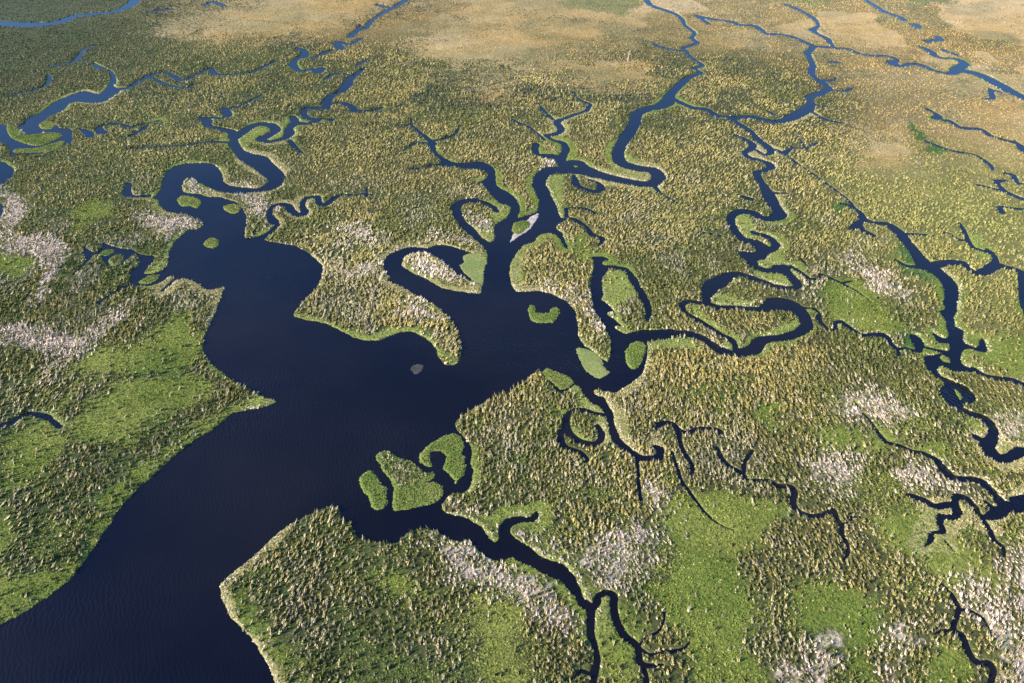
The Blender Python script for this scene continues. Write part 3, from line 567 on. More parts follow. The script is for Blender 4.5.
def water_mat():
    m, nt, N, L, P = new_mat("tannin_dark_water")
    g = N.new("ShaderNodeNewGeometry")
    # broad tone patches: peat-brown and blue-black water
    n = N.new("ShaderNodeTexNoise"); n.inputs["Scale"].default_value = .011; n.inputs["Detail"].default_value = 5
    L.new(g.outputs["Position"], n.inputs["Vector"])
    ramp = N.new("ShaderNodeValToRGB")
    ramp.color_ramp.elements[0].position = .40; ramp.color_ramp.elements[0].color = (.0036, .0024, .0010, 1)
    ramp.color_ramp.elements[1].position = .75; ramp.color_ramp.elements[1].color = (.0105, .0080, .0050, 1)
    L.new(n.outputs["Fac"], ramp.inputs["Fac"])
    L.new(ramp.outputs["Color"], P.inputs["Base Color"])
    P.inputs["Roughness"].default_value = .12
    P.inputs["IOR"].default_value = 1.42; P.inputs["Specular Tint"].default_value = (.62, .98, 1.5, 1)
    # wind ripples, stronger along the open river
    mp = N.new("ShaderNodeMapping"); mp.inputs["Rotation"].default_value = (0, 0, math.radians(-22))
    L.new(g.outputs["Position"], mp.inputs["Vector"])
    w = N.new("ShaderNodeTexWave"); w.bands_direction = 'X'; w.inputs["Scale"].default_value = .17
    w.inputs["Distortion"].default_value = 11; w.inputs["Detail"].default_value = 3; w.inputs["Detail Scale"].default_value = 1.3
    w.inputs["Detail Roughness"].default_value = .55
    L.new(mp.outputs["Vector"], w.inputs["Vector"])
    n3 = N.new("ShaderNodeTexNoise"); n3.inputs["Scale"].default_value = .011; n3.inputs["Detail"].default_value = 3
    mp3 = N.new("ShaderNodeMapping"); mp3.inputs["Rotation"].default_value = (0, 0, math.radians(-50)); mp3.inputs["Scale"].default_value = (.5, 1.8, 1)
    L.new(g.outputs["Position"], mp3.inputs["Vector"]); L.new(mp3.outputs["Vector"], n3.inputs["Vector"])
    r3 = N.new("ShaderNodeMapRange"); r3.inputs["From Min"].default_value = .38; r3.inputs["From Max"].default_value = .62
    r3.inputs["To Min"].default_value = .02; r3.inputs["To Max"].default_value = 1
    L.new(n3.outputs["Fac"], r3.inputs["Value"])
    # ripples build up over the open reach only; the far creeks lie calm
    sx = N.new("ShaderNodeSeparateXYZ"); L.new(g.outputs["Position"], sx.inputs[0])
    r4 = N.new("ShaderNodeMapRange"); r4.inputs["From Min"].default_value = 330; r4.inputs["From Max"].default_value = 420
    r4.inputs["To Min"].default_value = 1; r4.inputs["To Max"].default_value = .06
    L.new(sx.outputs["Y"], r4.inputs["Value"])
    mu = N.new("ShaderNodeMath"); mu.operation = 'MULTIPLY'
    L.new(r3.outputs["Result"], mu.inputs[0]); L.new(r4.outputs["Result"], mu.inputs[1])
    mu2 = N.new("ShaderNodeMath"); mu2.operation = 'MULTIPLY'
    L.new(w.outputs["Fac"], mu2.inputs[0]); L.new(mu.outputs[0], mu2.inputs[1])
    b = N.new("ShaderNodeBump"); b.inputs["Strength"].default_value = 1; b.inputs["Distance"].default_value = .085
    L.new(mu2.outputs[0], b.inputs["Height"]); L.new(b.outputs["Normal"], P.inputs["Normal"])
    return m

def plain_mat(name, col, rough=.8, scale=2.0, var=.25):
    m, nt, N, L, P = new_mat(name)
    g = N.new("ShaderNodeNewGeometry")
    n = N.new("ShaderNodeTexNoise"); n.inputs["Scale"].default_value = scale; n.inputs["Detail"].default_value = 4
    L.new(g.outputs["Position"], n.inputs["Vector"])
    ramp = N.new("ShaderNodeValToRGB")
    ramp.color_ramp.elements[0].position = .3; ramp.color_ramp.elements[0].color = (*[c * (1 - var) for c in col], 1)
    ramp.color_ramp.elements[1].position = .7; ramp.color_ramp.elements[1].color = (*[c * (1 + var) for c in col], 1)
    L.new(n.outputs["Fac"], ramp.inputs["Fac"]); L.new(ramp.outputs["Color"], P.inputs["Base Color"])
    P.inputs["Roughness"].default_value = rough; P.inputs["Specular IOR Level"].default_value = .2
    return m

M_GROUND = ground_mat(); M_WATER = water_mat()
M_REED = plant_mat("tussock_reed"); M_PALE = plant_mat("bleached_reed", var=.2)
M_GRASS = plant_mat("marsh_grass", scale=1.0, var=.3); M_MAT = plant_mat("floating_plants", scale=1.2, var=.25)
M_SAND = plain_mat("pale_wet_sand", (.40, .335, .29), .6, .35, .35)
M_SNAG = plain_mat("bleached_wood", (.40, .35, .25), .8, 1.0, .1)

# ------------------------------------------------------------------ the water map
DU, DV = 0.9, 0.8
us = np.arange(-225, 1250, DU); vs = np.arange(-40, 880, DV)
F = Field(us, vs)
F.water(MAIN)
for P_ in POLYS: F.water(P_)
for S_ in STROKES:
    if max(p[2] for p in S_) >= 8: F.stroke(S_)
F.wide = F.phi.copy()
for S_ in STROKES:
    if max(p[2] for p in S_) < 8: F.stroke(S_)
for P_ in SPITS:
    F.land(P_); F.wide = np.maximum(F.wide, -F.polysd(P_))
# frayed, natural shores
_n = (fbm(F.X * .22, F.Y * .22, 5) - .5) * 1.3 + (fbm(F.X * .9, F.Y * .9, 6, 2) - .5) * .6
F.phi = np.where(F.phi < F.wide - .3, np.minimum(F.phi + .3 * _n, F.wide + _n), F.phi + _n)
ISL_OUT = [catmull(i[0], True, 4) for i in ISLETS]

# ------------------------------------------------------------------ colours of the marsh floor (true surface colours)
C = lambda *c: np.array(c, float)
OLIVE, TANC, GOLD, DARKG = C(.125,.135,.045), C(.34,.255,.105), C(.36,.30,.10), C(.070,.090,.042)
MEAD, LUSHC, PALEC, STRAW = C(.125,.165,.030), C(.055,.105,.028), C(.50,.42,.36), C(.42,.282,.108)
SHRUBC = C(.085,.105,.070)
def mixc(a, b, t): return a * (1 - t[..., None]) + b * t[..., None]

def density(u, v, X, Y):
    d = grid2(DEN, u, v)
    z = zone(STRAWLAND, u, v, X, Y, 34, 52)
    d = np.where(z > 0, np.minimum(d, .20 + .16 * fbm(X * .03, Y * .03, 55, 3)), d)
    return np.where((z == 0) & (v < 75) & (fbm(X * .012, Y * .012, 53, 3) > .52), np.maximum(d, .38), d)

def floor_tint(u, v, X, Y, phi):
    t = grid2(TAN, u, v); d = density(u, v, X, Y)
    n = fbm(X * .03, Y * .03, 21, 4); n2 = fbm(X * .012 + 9, Y * .016, 22, 4)
    c = mixc(C(.048,.066,.022) + 0 * X[..., None], C(.075,.068,.028), np.clip(t + (n - .5), 0, 1))
    far = sstep(.6, .1, d) * sstep(230, 130, v)
    c = mixc(c, C(.17,.165,.05) + 0 * X[..., None], sstep(.9, .5, d) * sstep(110, 200, v) * .8)
    st = mixc(STRAW + 0 * X[..., None], C(.36,.275,.13), sstep(.45, .65, n2))
    wis = fbm(X * .011 + Y * .006, Y * .016 - X * .004, 24, 5)
    st = mixc(st, C(.20,.175,.075), sstep(.56, .70, wis) * .75)
    st = mixc(st, C(.52,.39,.22), np.clip(sstep(.46, .32, wis) * .35 + sstep(40, 0, v) * sstep(380, 700, u) * .5, 0, 1))
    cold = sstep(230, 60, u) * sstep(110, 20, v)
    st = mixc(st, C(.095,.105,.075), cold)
    c = mixc(c, st, far)
    z = zone(MEADOW, u, v, X, Y, 7, 30) > 0
    c = np.where(z[..., None], mixc(MEAD * .8 + 0 * X[..., None], C(.16,.175,.04), sstep(.35, .7, n)), c)
    z = zone(OLIVELAND, u, v, X, Y, 12, 54) > 0
    c = np.where(z[..., None], C(.165,.165,.065), c)
    z = zone(VERGE, u, v, X, Y, 3, 36) > 0
    c = np.where(z[..., None], C(.175,.205,.050), c)
    z = zone(LUSH, u, v, X, Y, 4, 31) > 0
    c = np.where(z[..., None], LUSHC, c)
    z = zone([p for p, _ in PALE], u, v, X, Y, 5, 33) > 0
    c = np.where(z[..., None], C(.16,.135,.085), c)
    # green and straw-coloured verges
    wv = fringe(X, Y, u, v)
    g = sstep(wv, wv - 1.0, phi)
    vc = mixc(C(.145,.175,.04) + 0 * X[..., None], C(.27,.24,.10), sstep(.52, .66, fbm(X * .012, Y * .012, 44, 2)))
    c = mixc(c, vc, g)
    c = mixc(c, C(.03,.028,.02) + 0 * X[..., None], sstep(.25, -.25, phi))
    return c
def fringe(X, Y, u, v):
    return .5 + sstep(9, 6, F.at(u, v, F.wide)) * 5.8 * sstep(.42, .72, fbm(X * .022, Y * .022, 41, 3)) * (1 - .75 * sstep(520, 760, Y))

def land_height(phi, X, Y):
    up = .42 * (1 - np.exp(-np.maximum(phi, 0) / .5)) + .25 * (fbm(X * .5, Y * .5, 51, 2) - .5) * sstep(.3, 1.5, phi)
    return np.where(phi > 0, up, np.maximum(phi * .7, -1.2))

def grid_faces(nv, nu, keep=None):
    j, i = np.meshgrid(np.arange(nv - 1), np.arange(nu - 1), indexing='ij')
    a = j * nu + i
    Fq = np.stack([a, a + nu, a + nu + 1, a + 1], -1)
    if keep is not None: Fq = Fq[keep]
    return Fq.reshape(-1, 4)

# ------------------------------------------------------------------ ground: one sheet out to the horizon
ue = np.concatenate([[-9000, -4500, -2200, -1100, -500, -320], us, [1330, 1600, 2100, 3200, 5500, 10000]])
ve = np.concatenate([[-282, -278, -270, -255, -230, -200, -165, -130, -100, -75, -55], vs, [920, 1000, 1200, 1600, 2400]])
UE, VE = np.meshgrid(ue, ve)
XE, YE = to_ground(UE, VE)
pe = np.pad(F.phi, ((11, 5), (6, 6)), mode='constant', constant_values=9.0)
ze = land_height(pe, XE, YE)
ce = floor_tint(np.clip(UE, -225, 1250), np.clip(VE, -40, 880), XE, YE, pe)
q = pe > -2.5
keep = q[:-1, :-1] | q[1:, :-1] | q[:-1, 1:] | q[1:, 1:]
Fq = grid_faces(len(ve), len(ue), keep)
used = np.zeros(pe.size, bool); used[Fq.ravel()] = True
remap = np.cumsum(used) - 1
V = np.stack([XE, YE, ze], -1).reshape(-1, 3)[used]
ground = mesh_np("marsh_ground", V, remap[Fq], M_GROUND, ce.reshape(-1, 3)[used], smooth=True)
tag(ground, "flat marsh floor cut by winding creeks", None, None, "structure")
del V, XE, YE, ze, ce

R = 30000.0
wv_ = np.array([[-R, -R, 0], [R, -R, 0], [R, R, 0], [-R, R, 0]], float)
water = mesh_np("water", wv_, np.array([[0, 1, 2, 3]]), M_WATER)
tag(water, "dark still water of the river, lagoon and creeks", None, None, "structure")

# ------------------------------------------------------------------ tussocks and grass
def tuft_protos(n, sides=6, blades=10, core=.34, wid=(.17, .36)):
    """a tussock: a low heap of thatch with upright and arching blades standing out of it"""
    out = []
    for k in range(n):
        r = np.random.default_rng(100 + k)
        a = np.linspace(0, 2 * math.pi, sides, endpoint=False) + r.uniform(-.3, .3, sides)
        b0 = np.stack([np.cos(a), np.sin(a), np.full(sides, -.08)], 1)
        b0[:, :2] *= r.uniform(.7, 1.15, (sides, 1))
        ap = np.array([[r.uniform(-.3, .3), r.uniform(-.3, .3), core * r.uniform(.8, 1.2)]])
        V = [b0, ap]; T = [(i, (i + 1) % sides, sides) for i in range(sides)]
        base = sides + 1
        for i in range(blades):
            t = r.uniform(0, 2 * math.pi); ro = .75 * math.sqrt(r.uniform(0, 1)); w = r.uniform(*wid)
            c = np.array([math.cos(t), math.sin(t)]); o = c * ro
            q = t + r.uniform(-1.2, 1.2); p = np.array([-math.sin(q), math.cos(q)])
            lean = r.uniform(.0, .45)
            V.append(np.array([[*(o + p * w), -.02], [*(o - p * w), -.02], [*(o + c * lean + r.uniform(-.15, .15, 2)), r.uniform(.5, 1.12)]]))
            T.append((base, base + 1, base + 2)); base += 3
        out.append((np.concatenate(V), np.array(T)))
    return out
TUFTS = tuft_protos(16)
SPRIGS = tuft_protos(10, 4, 4, .5, (.2, .4))

def scatter(name, x, y, z, rad, hgt, ang, asp, tint, mat, protos=TUFTS, parent=None, tip=1.12, lean=.11, comb=0.0):
    """one mesh of plants rooted at the given points of the ground"""
    n = len(x)
    if n == 0: return None
    k = len(protos); which = rng.integers(0, k, n)
    Vs, Fs, Cs = [], [], []; off = 0
    for i in range(k):
        s = np.nonzero(which == i)[0]
        if len(s) == 0: continue
        PV, PT = protos[i]
        # stretch along the wind-combed direction, then turn, then lean
        rt = rng.uniform(0, 2 * math.pi, len(s))
        lx = PV[None, :, 0] * np.cos(rt)[:, None] - PV[None, :, 1] * np.sin(rt)[:, None]
        ly = PV[None, :, 0] * np.sin(rt)[:, None] + PV[None, :, 1] * np.cos(rt)[:, None]
        lx = lx * (rad[s] * asp[s])[:, None]; ly = ly * (rad[s] / asp[s])[:, None]
        zz = PV[None, :, 2] * hgt[s][:, None]
        ca, sa = np.cos(ang[s])[:, None], np.sin(ang[s])[:, None]
        gx = lx * ca - ly * sa + x[s][:, None] + zz * (rng.normal(0, lean, len(s)) + (comb[s] if np.ndim(comb) else comb))[:, None]
        gy = lx * sa + ly * ca + y[s][:, None] + zz * rng.normal(0, lean, len(s))[:, None]
        Vs.append(np.stack([gx, gy, zz + z[s][:, None]], -1).reshape(-1, 3))
        m = len(PV)
        Fs.append((PT[None] + (off + np.arange(len(s)) * m)[:, None, None]).reshape(-1, 3)); off += m * len(s)
        nt_ = len(PT); f = rng.uniform(.82, 1.18, (len(s), nt_, 1))
        f[:, -(nt_ - 6 if nt_ > 10 else 4):] *= tip
        Cs.append((tint[s][:, None, :] * f).reshape(-1, 3))
    return mesh_np(name, np.concatenate(Vs), np.concatenate(Fs), mat, np.concatenate(Cs), parent)

def jgrid(step, ulo=-220, uhi=1245, vlo=-34, vhi=872, y0=40, y1=1330, x1=1150):
    gx = np.arange(-x1, x1, step); gy = np.arange(y0, y1, step * .87)
    X, Y = np.meshgrid(gx, gy); X = X + (np.arange(len(gy)) % 2)[:, None] * step * .5
    X = (X + rng.uniform(-.42, .42, X.shape) * step).ravel(); Y = (Y + rng.uniform(-.42, .42, Y.shape) * step).ravel()
    u, v = to_map(X, Y)
    m = (u > ulo) & (u < uhi) & (v > vlo) & (v < vhi)
    return X[m], Y[m], u[m], v[m]

def isl_index(u, v):
    r = np.zeros(len(u), int)
    for k, P in enumerate(ISL_OUT):
        m = (u > P[:, 0].min()) & (u < P[:, 0].max()) & (v > P[:, 1].min()) & (v < P[:, 1].max())
        idx = np.nonzero(m)[0]
        if len(idx): r[idx[inside(P, u[idx], v[idx])]] = k + 1
    return r

def flow(X, Y):
    return (fbm(X * .008, Y * .008, 61, 2) - .5) * 2.2 + math.pi / 2

# ---- tussocks over the mainland
X, Y, u, v = jgrid(1.62)
phi = F.at(u, v)
D = density(u, v, X, Y); T = grid2(TAN, u, v)
patch = fbm(X * .05, Y * .05, 71, 3)
thin = fbm(X * .17, Y * .17, 72, 2)
zp = zone([p for p, _ in PALE], u, v, X, Y, 13, 33)
zm = np.maximum(zone(MEADOW, u, v, X, Y, 12, 30), zone(VERGE, u, v, X, Y, 3, 36)); zl = zone(LUSH, u, v, X, Y, 6, 31); zs = zone(SHRUB, u, v, X, Y, 14, 34)
prob = (.25 + .75 * D) * np.clip(.9 + (thin - .5) * 1.2, .1, 1) * sstep(-.1, .3, D)
low = sstep(330, 470, v)            # towards the river mouth clumps thin out into grass
prob *= 1 - .75 * low * sstep(.56, .68, patch)
prob *= .74 + .24 * sstep(260, 420, v)
prob = np.where(zm > 0, prob * .07, prob); prob = np.where(zl > 0, prob * .05, prob)
prob = np.where(zp > 0, np.maximum(prob, .97), prob)
zp = np.where(rng.random(len(zp)) < .08, 0, zp)
prob = np.where(zs > 0, np.maximum(prob, .6), prob)
fr = fringe(X, Y, u, v)
keepm = (rng.random(len(X)) < prob) & (phi > np.where((fr > 1.6) & (zp == 0), fr * .8, .45))
sel = np.nonzero(keepm)[0]
X, Y, u, v, phi, T, zp, zs, patch, thin, zm = [a[sel] for a in (X, Y, u, v, phi, T, zp, zs, patch, thin, zm)]
n = len(X)
tt = np.clip(T + (fbm(X * .035, Y * .035, 81, 3) - .5) * 1.0 + rng.normal(0, .16, n), 0, 1)
col = mixc(C(.19,.19,.064) + 0 * X[:, None], C(.46,.375,.140), tt)
gold = sstep(.5, .72, fbm(X * .02, Y * .02, 83, 3)) * sstep(.3, .7, tt) * .7
col = mixc(col, C(.46,.37,.12) + 0 * X[:, None], gold * .7)
grn = sstep(.52, .68, fbm(X * .018 + 4, Y * .018, 84, 3)) * .65
col = mixc(col, C(.14,.17,.045) + 0 * X[:, None], grn * (1 - sstep(60, 20, v)))
grey = sstep(.55, .75, fbm(X * .05, Y * .05, 85, 3)) * rng.random(n)
col = mixc(col, C(.48,.42,.34) + 0 * X[:, None], grey * .85 * sstep(120, 250, v))
dry = (rng.random(n) < .10 + .22 * low[sel]); col = np.where(dry[:, None], C(.50,.43,.26), col)
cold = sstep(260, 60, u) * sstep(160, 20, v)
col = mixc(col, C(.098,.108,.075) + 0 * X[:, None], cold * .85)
col = mixc(col, mixc(C(.42,.282,.108) + 0 * X[:, None], C(.25,.22,.09), sstep(.4, .65, fbm(X * .012 + 9, Y * .02, 22, 3)) * .8), sstep(.75, .25, D[sel]) * sstep(150, 320, u) * .85 * sstep(230, 130, v))
col = mixc(col, C(.30,.285,.085) + 0 * X[:, None], sstep(.9, .5, D[sel]) * sstep(110, 200, v) * .6)
bank = sstep(5.0, 1.5, phi) * sstep(270, 150, v)
col = mixc(col, C(.105,.130,.052) + 0 * X[:, None], bank * (rng.random(n) < .65) * .85)
vein = sstep(.045, .015, np.abs(fbm(X * .007 + 2, Y * .010 + 7, 87, 4) - .5)) * sstep(150, 90, v) * sstep(150, 300, u)
vein = (rng.random(n) < vein * .75) | ((rng.random(n) < .5) & (fbm(X * .02, Y * .02, 88, 3) > .64) & (v < 130))
col = np.where(vein[:, None], C(.115,.135,.070) * rng.uniform(.7, 1.3, (n, 1)), col)
col = np.where(((zs > 0) & (rng.random(n) < .5))[:, None], SHRUBC * rng.uniform(.7, 1.5, (n, 1)), col)
col = np.where((zp > 0)[:, None], mixc(C(.69,.58,.475) + 0 * X[:, None], C(.52,.43,.29), (rng.random(n) < .22) * 1.0), col)
col *= rng.uniform(.78, 1.25, (n, 1))
hgt = rng.uniform(1.2, 2.6, n) * (.75 + .5 * thin); rad = rng.uniform(.65, 1.1, n) * (1 - .30 * sstep(260, 430, v)) * (.75 + .5 * fbm(X * .06, Y * .06, 74, 2)); hgt *= 1 + .16 * sstep(260, 430, v)
hgt = np.where(zs > 0, hgt * 1.35, hgt); hgt = np.where(zp > 0, hgt * .85, hgt); rad = np.where(zp > 0, rad * .95, rad)
hgt *= .22 + .78 * sstep(.05, .75, D[sel]); rad = rad * (.7 + .3 * sstep(.05, .7, D[sel]))
fine = sstep(300, 170, v); hgt *= 1 - .22 * fine; rad *= 1 - .16 * fine
hgt = np.maximum(hgt, bank * rng.uniform(1.0, 1.9, n)); hgt = np.where(vein, np.maximum(hgt, 1.1), hgt)
ang = flow(X, Y) + rng.normal(0, .3, n); asp = rng.uniform(1.0, 1.45, n)
z = land_height(phi, X, Y) - .05
comb = np.clip(-X / 240, -.6, .45) * sstep(150, 420, v) + (fbm(X * .025, Y * .025, 99, 2) - .5) * .9
def sub(m): return [a[m] for a in (X, Y, z, rad, hgt, ang, asp, col)]
m = (zp == 0) & (zs == 0)
tag(scatter("reeds", *sub(m), M_REED, comb=comb[m]), "olive and tan reed tussocks covering the marsh", None, None, "stuff")
m = (zs > 0) & (zp == 0)
tag(scatter("shrubs", *sub(m), M_REED), "dark blue-green scrub patches far out in the marsh", None, None, "stuff")
for k, (P_, lab) in enumerate(PALE):
    m = zp == k + 1
    if m.sum() < 4: continue
    sx = sub(m); cx, cy = float(sx[0].mean()), float(sx[1].mean())
    sx[0] = sx[0] - cx; sx[1] = sx[1] - cy
    # the thatch of fallen stems the bed stands on
    PP = np.array(P_, float); f = Field(np.arange(PP[:, 0].min() - 2, PP[:, 0].max() + 2, .9), np.arange(PP[:, 1].min() - 2, PP[:, 1].max() + 2, .8), 6.0)
    f.phi = -f.polysd(P_) + (fbm(f.X * .08, f.Y * .08, 78, 3) - .5) * 9; sh = F.at(f.U, f.V)
    hz = land_height(sh, f.X, f.Y) + .05
    ok = (f.phi > -.3) & (sh > .25)
    kp = ok[:-1, :-1] & ok[1:, :-1] & ok[:-1, 1:] & ok[1:, 1:]
    Fq = grid_faces(len(f.vs), len(f.us), kp)
    us_ = np.zeros(ok.size, bool); us_[Fq.ravel()] = True; rm = np.cumsum(us_) - 1
    VV = np.stack([f.X - cx, f.Y - cy, hz], -1).reshape(-1, 3)[us_]
    nn = fbm(VV[:, 0] * .3, VV[:, 1] * .3, 77, 3) - .35 * sstep(3.5, .5, f.phi.ravel()[us_])
    root = mesh_np("bleached_reed_bed", VV, rm[Fq], M_GROUND, mixc(C(.075,.085,.030) + 0 * nn[:, None], C(.36,.30,.235), sstep(.33, .64, nn)), smooth=True)
    root.location = (cx, cy, 0)
    tag(root, lab, "reed bed", "bleached reed beds in the marsh")
    scatter("reeds", *sx, M_PALE, parent=root, comb=comb[m])
ntuft = n

# ---- low grass: meadows and verges
X, Y, u, v = jgrid(1.05, y1=760)
phi = F.at(u, v)
zm = zone(MEADOW, u, v, X, Y, 8, 30); zv = zone(VERGE, u, v, X, Y, 3, 36); zm = np.maximum(zm, zv); zl = zone(LUSH, u, v, X, Y, 4, 31)
fr = fringe(X, Y, u, v)
low = sstep(300, 430, v) * (.12 + .9 * sstep(.50, .64, fbm(X * .05, Y * .05, 71, 3)))
near = sstep(60, 220, v)
pr = np.where((zm > 0) | (zl > 0), .85, np.where(phi < fr, .9, low * .9)) * (.25 + .75 * near)
m = (rng.random(len(X)) < pr) & (phi > .15)
X, Y, u, v, phi, zl, zm, zv = [a[m] for a in (X, Y, u, v, phi, zl, zm, zv)]
n = len(X)
verge = (phi < fringe(X, Y, u, v)) & (zm == 0)
col = mixc(C(.105,.155,.026) + 0 * X[:, None], C(.205,.225,.046), sstep(.3, .7, fbm(X * .05, Y * .05, 91, 4)))
col = np.where((zv > 0)[:, None], mixc(C(.165,.205,.048) + 0 * X[:, None], C(.27,.28,.085), rng.random(n)), col)
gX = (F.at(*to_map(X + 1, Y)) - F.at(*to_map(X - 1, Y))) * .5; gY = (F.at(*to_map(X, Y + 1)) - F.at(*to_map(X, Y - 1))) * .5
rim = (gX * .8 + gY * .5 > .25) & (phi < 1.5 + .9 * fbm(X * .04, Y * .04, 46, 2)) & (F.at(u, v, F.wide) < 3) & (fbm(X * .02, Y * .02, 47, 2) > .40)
straw = verge & (fbm(X * .012, Y * .012, 44, 2) + rng.normal(0, .03, n) > .60)
col = np.where(straw[:, None], C(.33,.285,.13), col)
col = np.where((rim & (rng.random(n) < .8))[:, None], C(.52,.44,.29), col)  # dry pale grass on sun-facing banks, its sunlit brightness put into the colour
col = np.where((zl > 0)[:, None], LUSHC * 1.1, col)
col = np.where((rng.random(n) < .03)[:, None], C(.33,.31,.12), col)
col *= rng.uniform(.75, 1.3, (n, 1))
hgt = rng.uniform(.3, .85, n) * (.7 + .6 * fbm(X * .12, Y * .12, 93, 2)); rad = rng.uniform(.35, .75, n); hgt = np.where(straw, hgt * 1.5, hgt)
z = land_height(phi, X, Y) - .05
ang = flow(X, Y) + rng.normal(0, .5, n); asp = rng.uniform(1, 1.4, n)
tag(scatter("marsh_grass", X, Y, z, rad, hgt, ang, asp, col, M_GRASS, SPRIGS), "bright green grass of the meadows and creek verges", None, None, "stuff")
ngrass = n

# ------------------------------------------------------------------ islets and floating mats
def blob_field(outline, step=.45, pad=6):
    P = np.array(outline, float)
    u0, v0 = P.min(0) - pad; u1, v1 = P.max(0) + pad
    f = Field(np.arange(u0, u1, step), np.arange(v0, v1, step), 9.0)
    k = min(1.0, .35 + np.ptp(P[:, 0]) / 40)
    f.phi = -f.polysd(outline) + k * ((fbm(f.X * .5, f.Y * .5, 15, 2) - .5) * 1.3 + (fbm(f.X * 1.4, f.Y * 1.4, 16, 2) - .5) * .6)
    return f

def bank_mesh(name, f, cx, cy, tint, mat, hmax=1.0):
    z = land_height(f.phi, f.X, f.Y) * hmax
    z = np.where(f.phi > 0, z, np.maximum(f.phi * .7, -1.0))
    q = f.phi > -1.3
    keep = q[:-1, :-1] | q[1:, :-1] | q[:-1, 1:] | q[1:, 1:]
    Fq = grid_faces(len(f.vs), len(f.us), keep)
    used = np.zeros(f.phi.size, bool); used[Fq.ravel()] = True
    remap = np.cumsum(used) - 1
    V = np.stack([f.X - cx, f.Y - cy, z], -1).reshape(-1, 3)[used]
    return mesh_np(name, V, remap[Fq], mat, tint(f).reshape(-1, 3)[used], smooth=True)

def islet_tint(f):
    n = fbm(f.X * .12, f.Y * .12, 25, 3)
    c = mixc(C(.115,.165,.030) + 0 * f.X[..., None], C(.165,.19,.045), sstep(.35, .7, n))
    return mixc(c, C(.03,.028,.02) + 0 * f.X[..., None], sstep(.2, -.2, f.phi))
def mat_tint(f):
    n = fbm(f.X * .12, f.Y * .12, 27, 3)
    c = mixc(C(.165,.205,.060) + 0 * f.X[..., None], C(.21,.23,.075), sstep(.35, .7, n))
    return mixc(c, C(.05,.06,.03) + 0 * f.X[..., None], sstep(.1, -.2, f.phi))

def on_islet(f, step, margin):
    gx = np.arange(f.X.min(), f.X.max(), step); gy = np.arange(f.Y.min(), f.Y.max(), step * .87)
    X, Y = np.meshgrid(gx, gy); X = (X + rng.uniform(-.45, .45, X.shape) * step).ravel(); Y = (Y + rng.uniform(-.45, .45, Y.shape) * step).ravel()
    u, v = to_map(X, Y)
    ok = (u > f.us[0]) & (u < f.us[-1]) & (v > f.vs[0]) & (v < f.vs[-1])
    X, Y, u, v = X[ok], Y[ok], u[ok], v[ok]
    phi = f.at(u, v); m = phi > margin
    return X[m], Y[m], u[m], v[m], phi[m]

for outline, share, lab in ISLETS:
    f = blob_field(outline)
    cx, cy = to_ground(*np.array(outline, float).mean(0)); cx, cy = float(cx), float(cy)
    root = bank_mesh("marsh_islet", f, cx, cy, islet_tint, M_GROUND)
    root.location = (cx, cy, 0)
    tag(root, lab, "islet", "green islets in the water")
    vmid = outline and (min(p[1] for p in outline), max(p[1] for p in outline))
    X, Y, u, v, phi = on_islet(f, .8, .12)
    n = len(X)
    col = mixc(C(.12,.165,.036) + 0 * X[:, None], C(.20,.215,.06), sstep(.3, .7, fbm(X * .1, Y * .1, 91, 3)))
    col = mixc(col, C(.25,.25,.07) + 0 * X[:, None], sstep(1.4, .3, phi) * .6 * (rng.random(n)))
    col *= rng.uniform(.75, 1.3, (n, 1))
    scatter("grass_cover", X - cx, Y - cy, land_height(phi, X, Y) - .05, rng.uniform(.3, .65, n), rng.uniform(.35, .95, n) * sstep(-.6, 1.5, phi),
            flow(X, Y), rng.uniform(1, 1.3, n), col, M_GRASS, SPRIGS, root)
    if share > .2:
        X, Y, u, v, phi = on_islet(f, 2.0, 1.0)
        fx = (v - vmid[0]) / (vmid[1] - vmid[0]) + (fbm(X * .15, Y * .15, 95, 2) - .5) * .5 + (.25 if share < .65 else 0) * (u - u.min()) / np.ptp(u) - .1
        m = fx < share
        X, Y, phi = X[m], Y[m], phi[m]; n = len(X)
        col = mixc(C(.21,.20,.085) + 0 * X[:, None], C(.44,.37,.24), (rng.random(n) < (.5 if share == .6 else .1)) * 1.0) * rng.uniform(.8, 1.2, (n, 1))
        scatter("reed_clumps", X - cx, Y - cy, land_height(phi, X, Y) - .05, rng.uniform(.7, 1.05, n), rng.uniform(1.2, 2.1, n), flow(X, Y), rng.uniform(1, 1.3, n), col, M_REED, TUFTS, root)
    if outline[0] == (7.3, 124.7):
        X, Y, u, v, phi = on_islet(f, 1.6, .6)
        m = (np.abs((v - 131) - (u - 25) * -.02) < 3.2) & (u > 20) & (u < 44)
        X, Y, phi = X[m], Y[m], phi[m]; n = len(X)
        scatter("dry_reeds", X - cx, Y - cy, land_height(phi, X, Y) - .05, rng.uniform(.6, .9, n), rng.uniform(.8, 1.4, n), flow(X, Y), rng.uniform(1, 1.3, n),
                C(.50,.43,.38) * rng.uniform(.8, 1.2, (n, 1)), M_PALE, TUFTS, root)

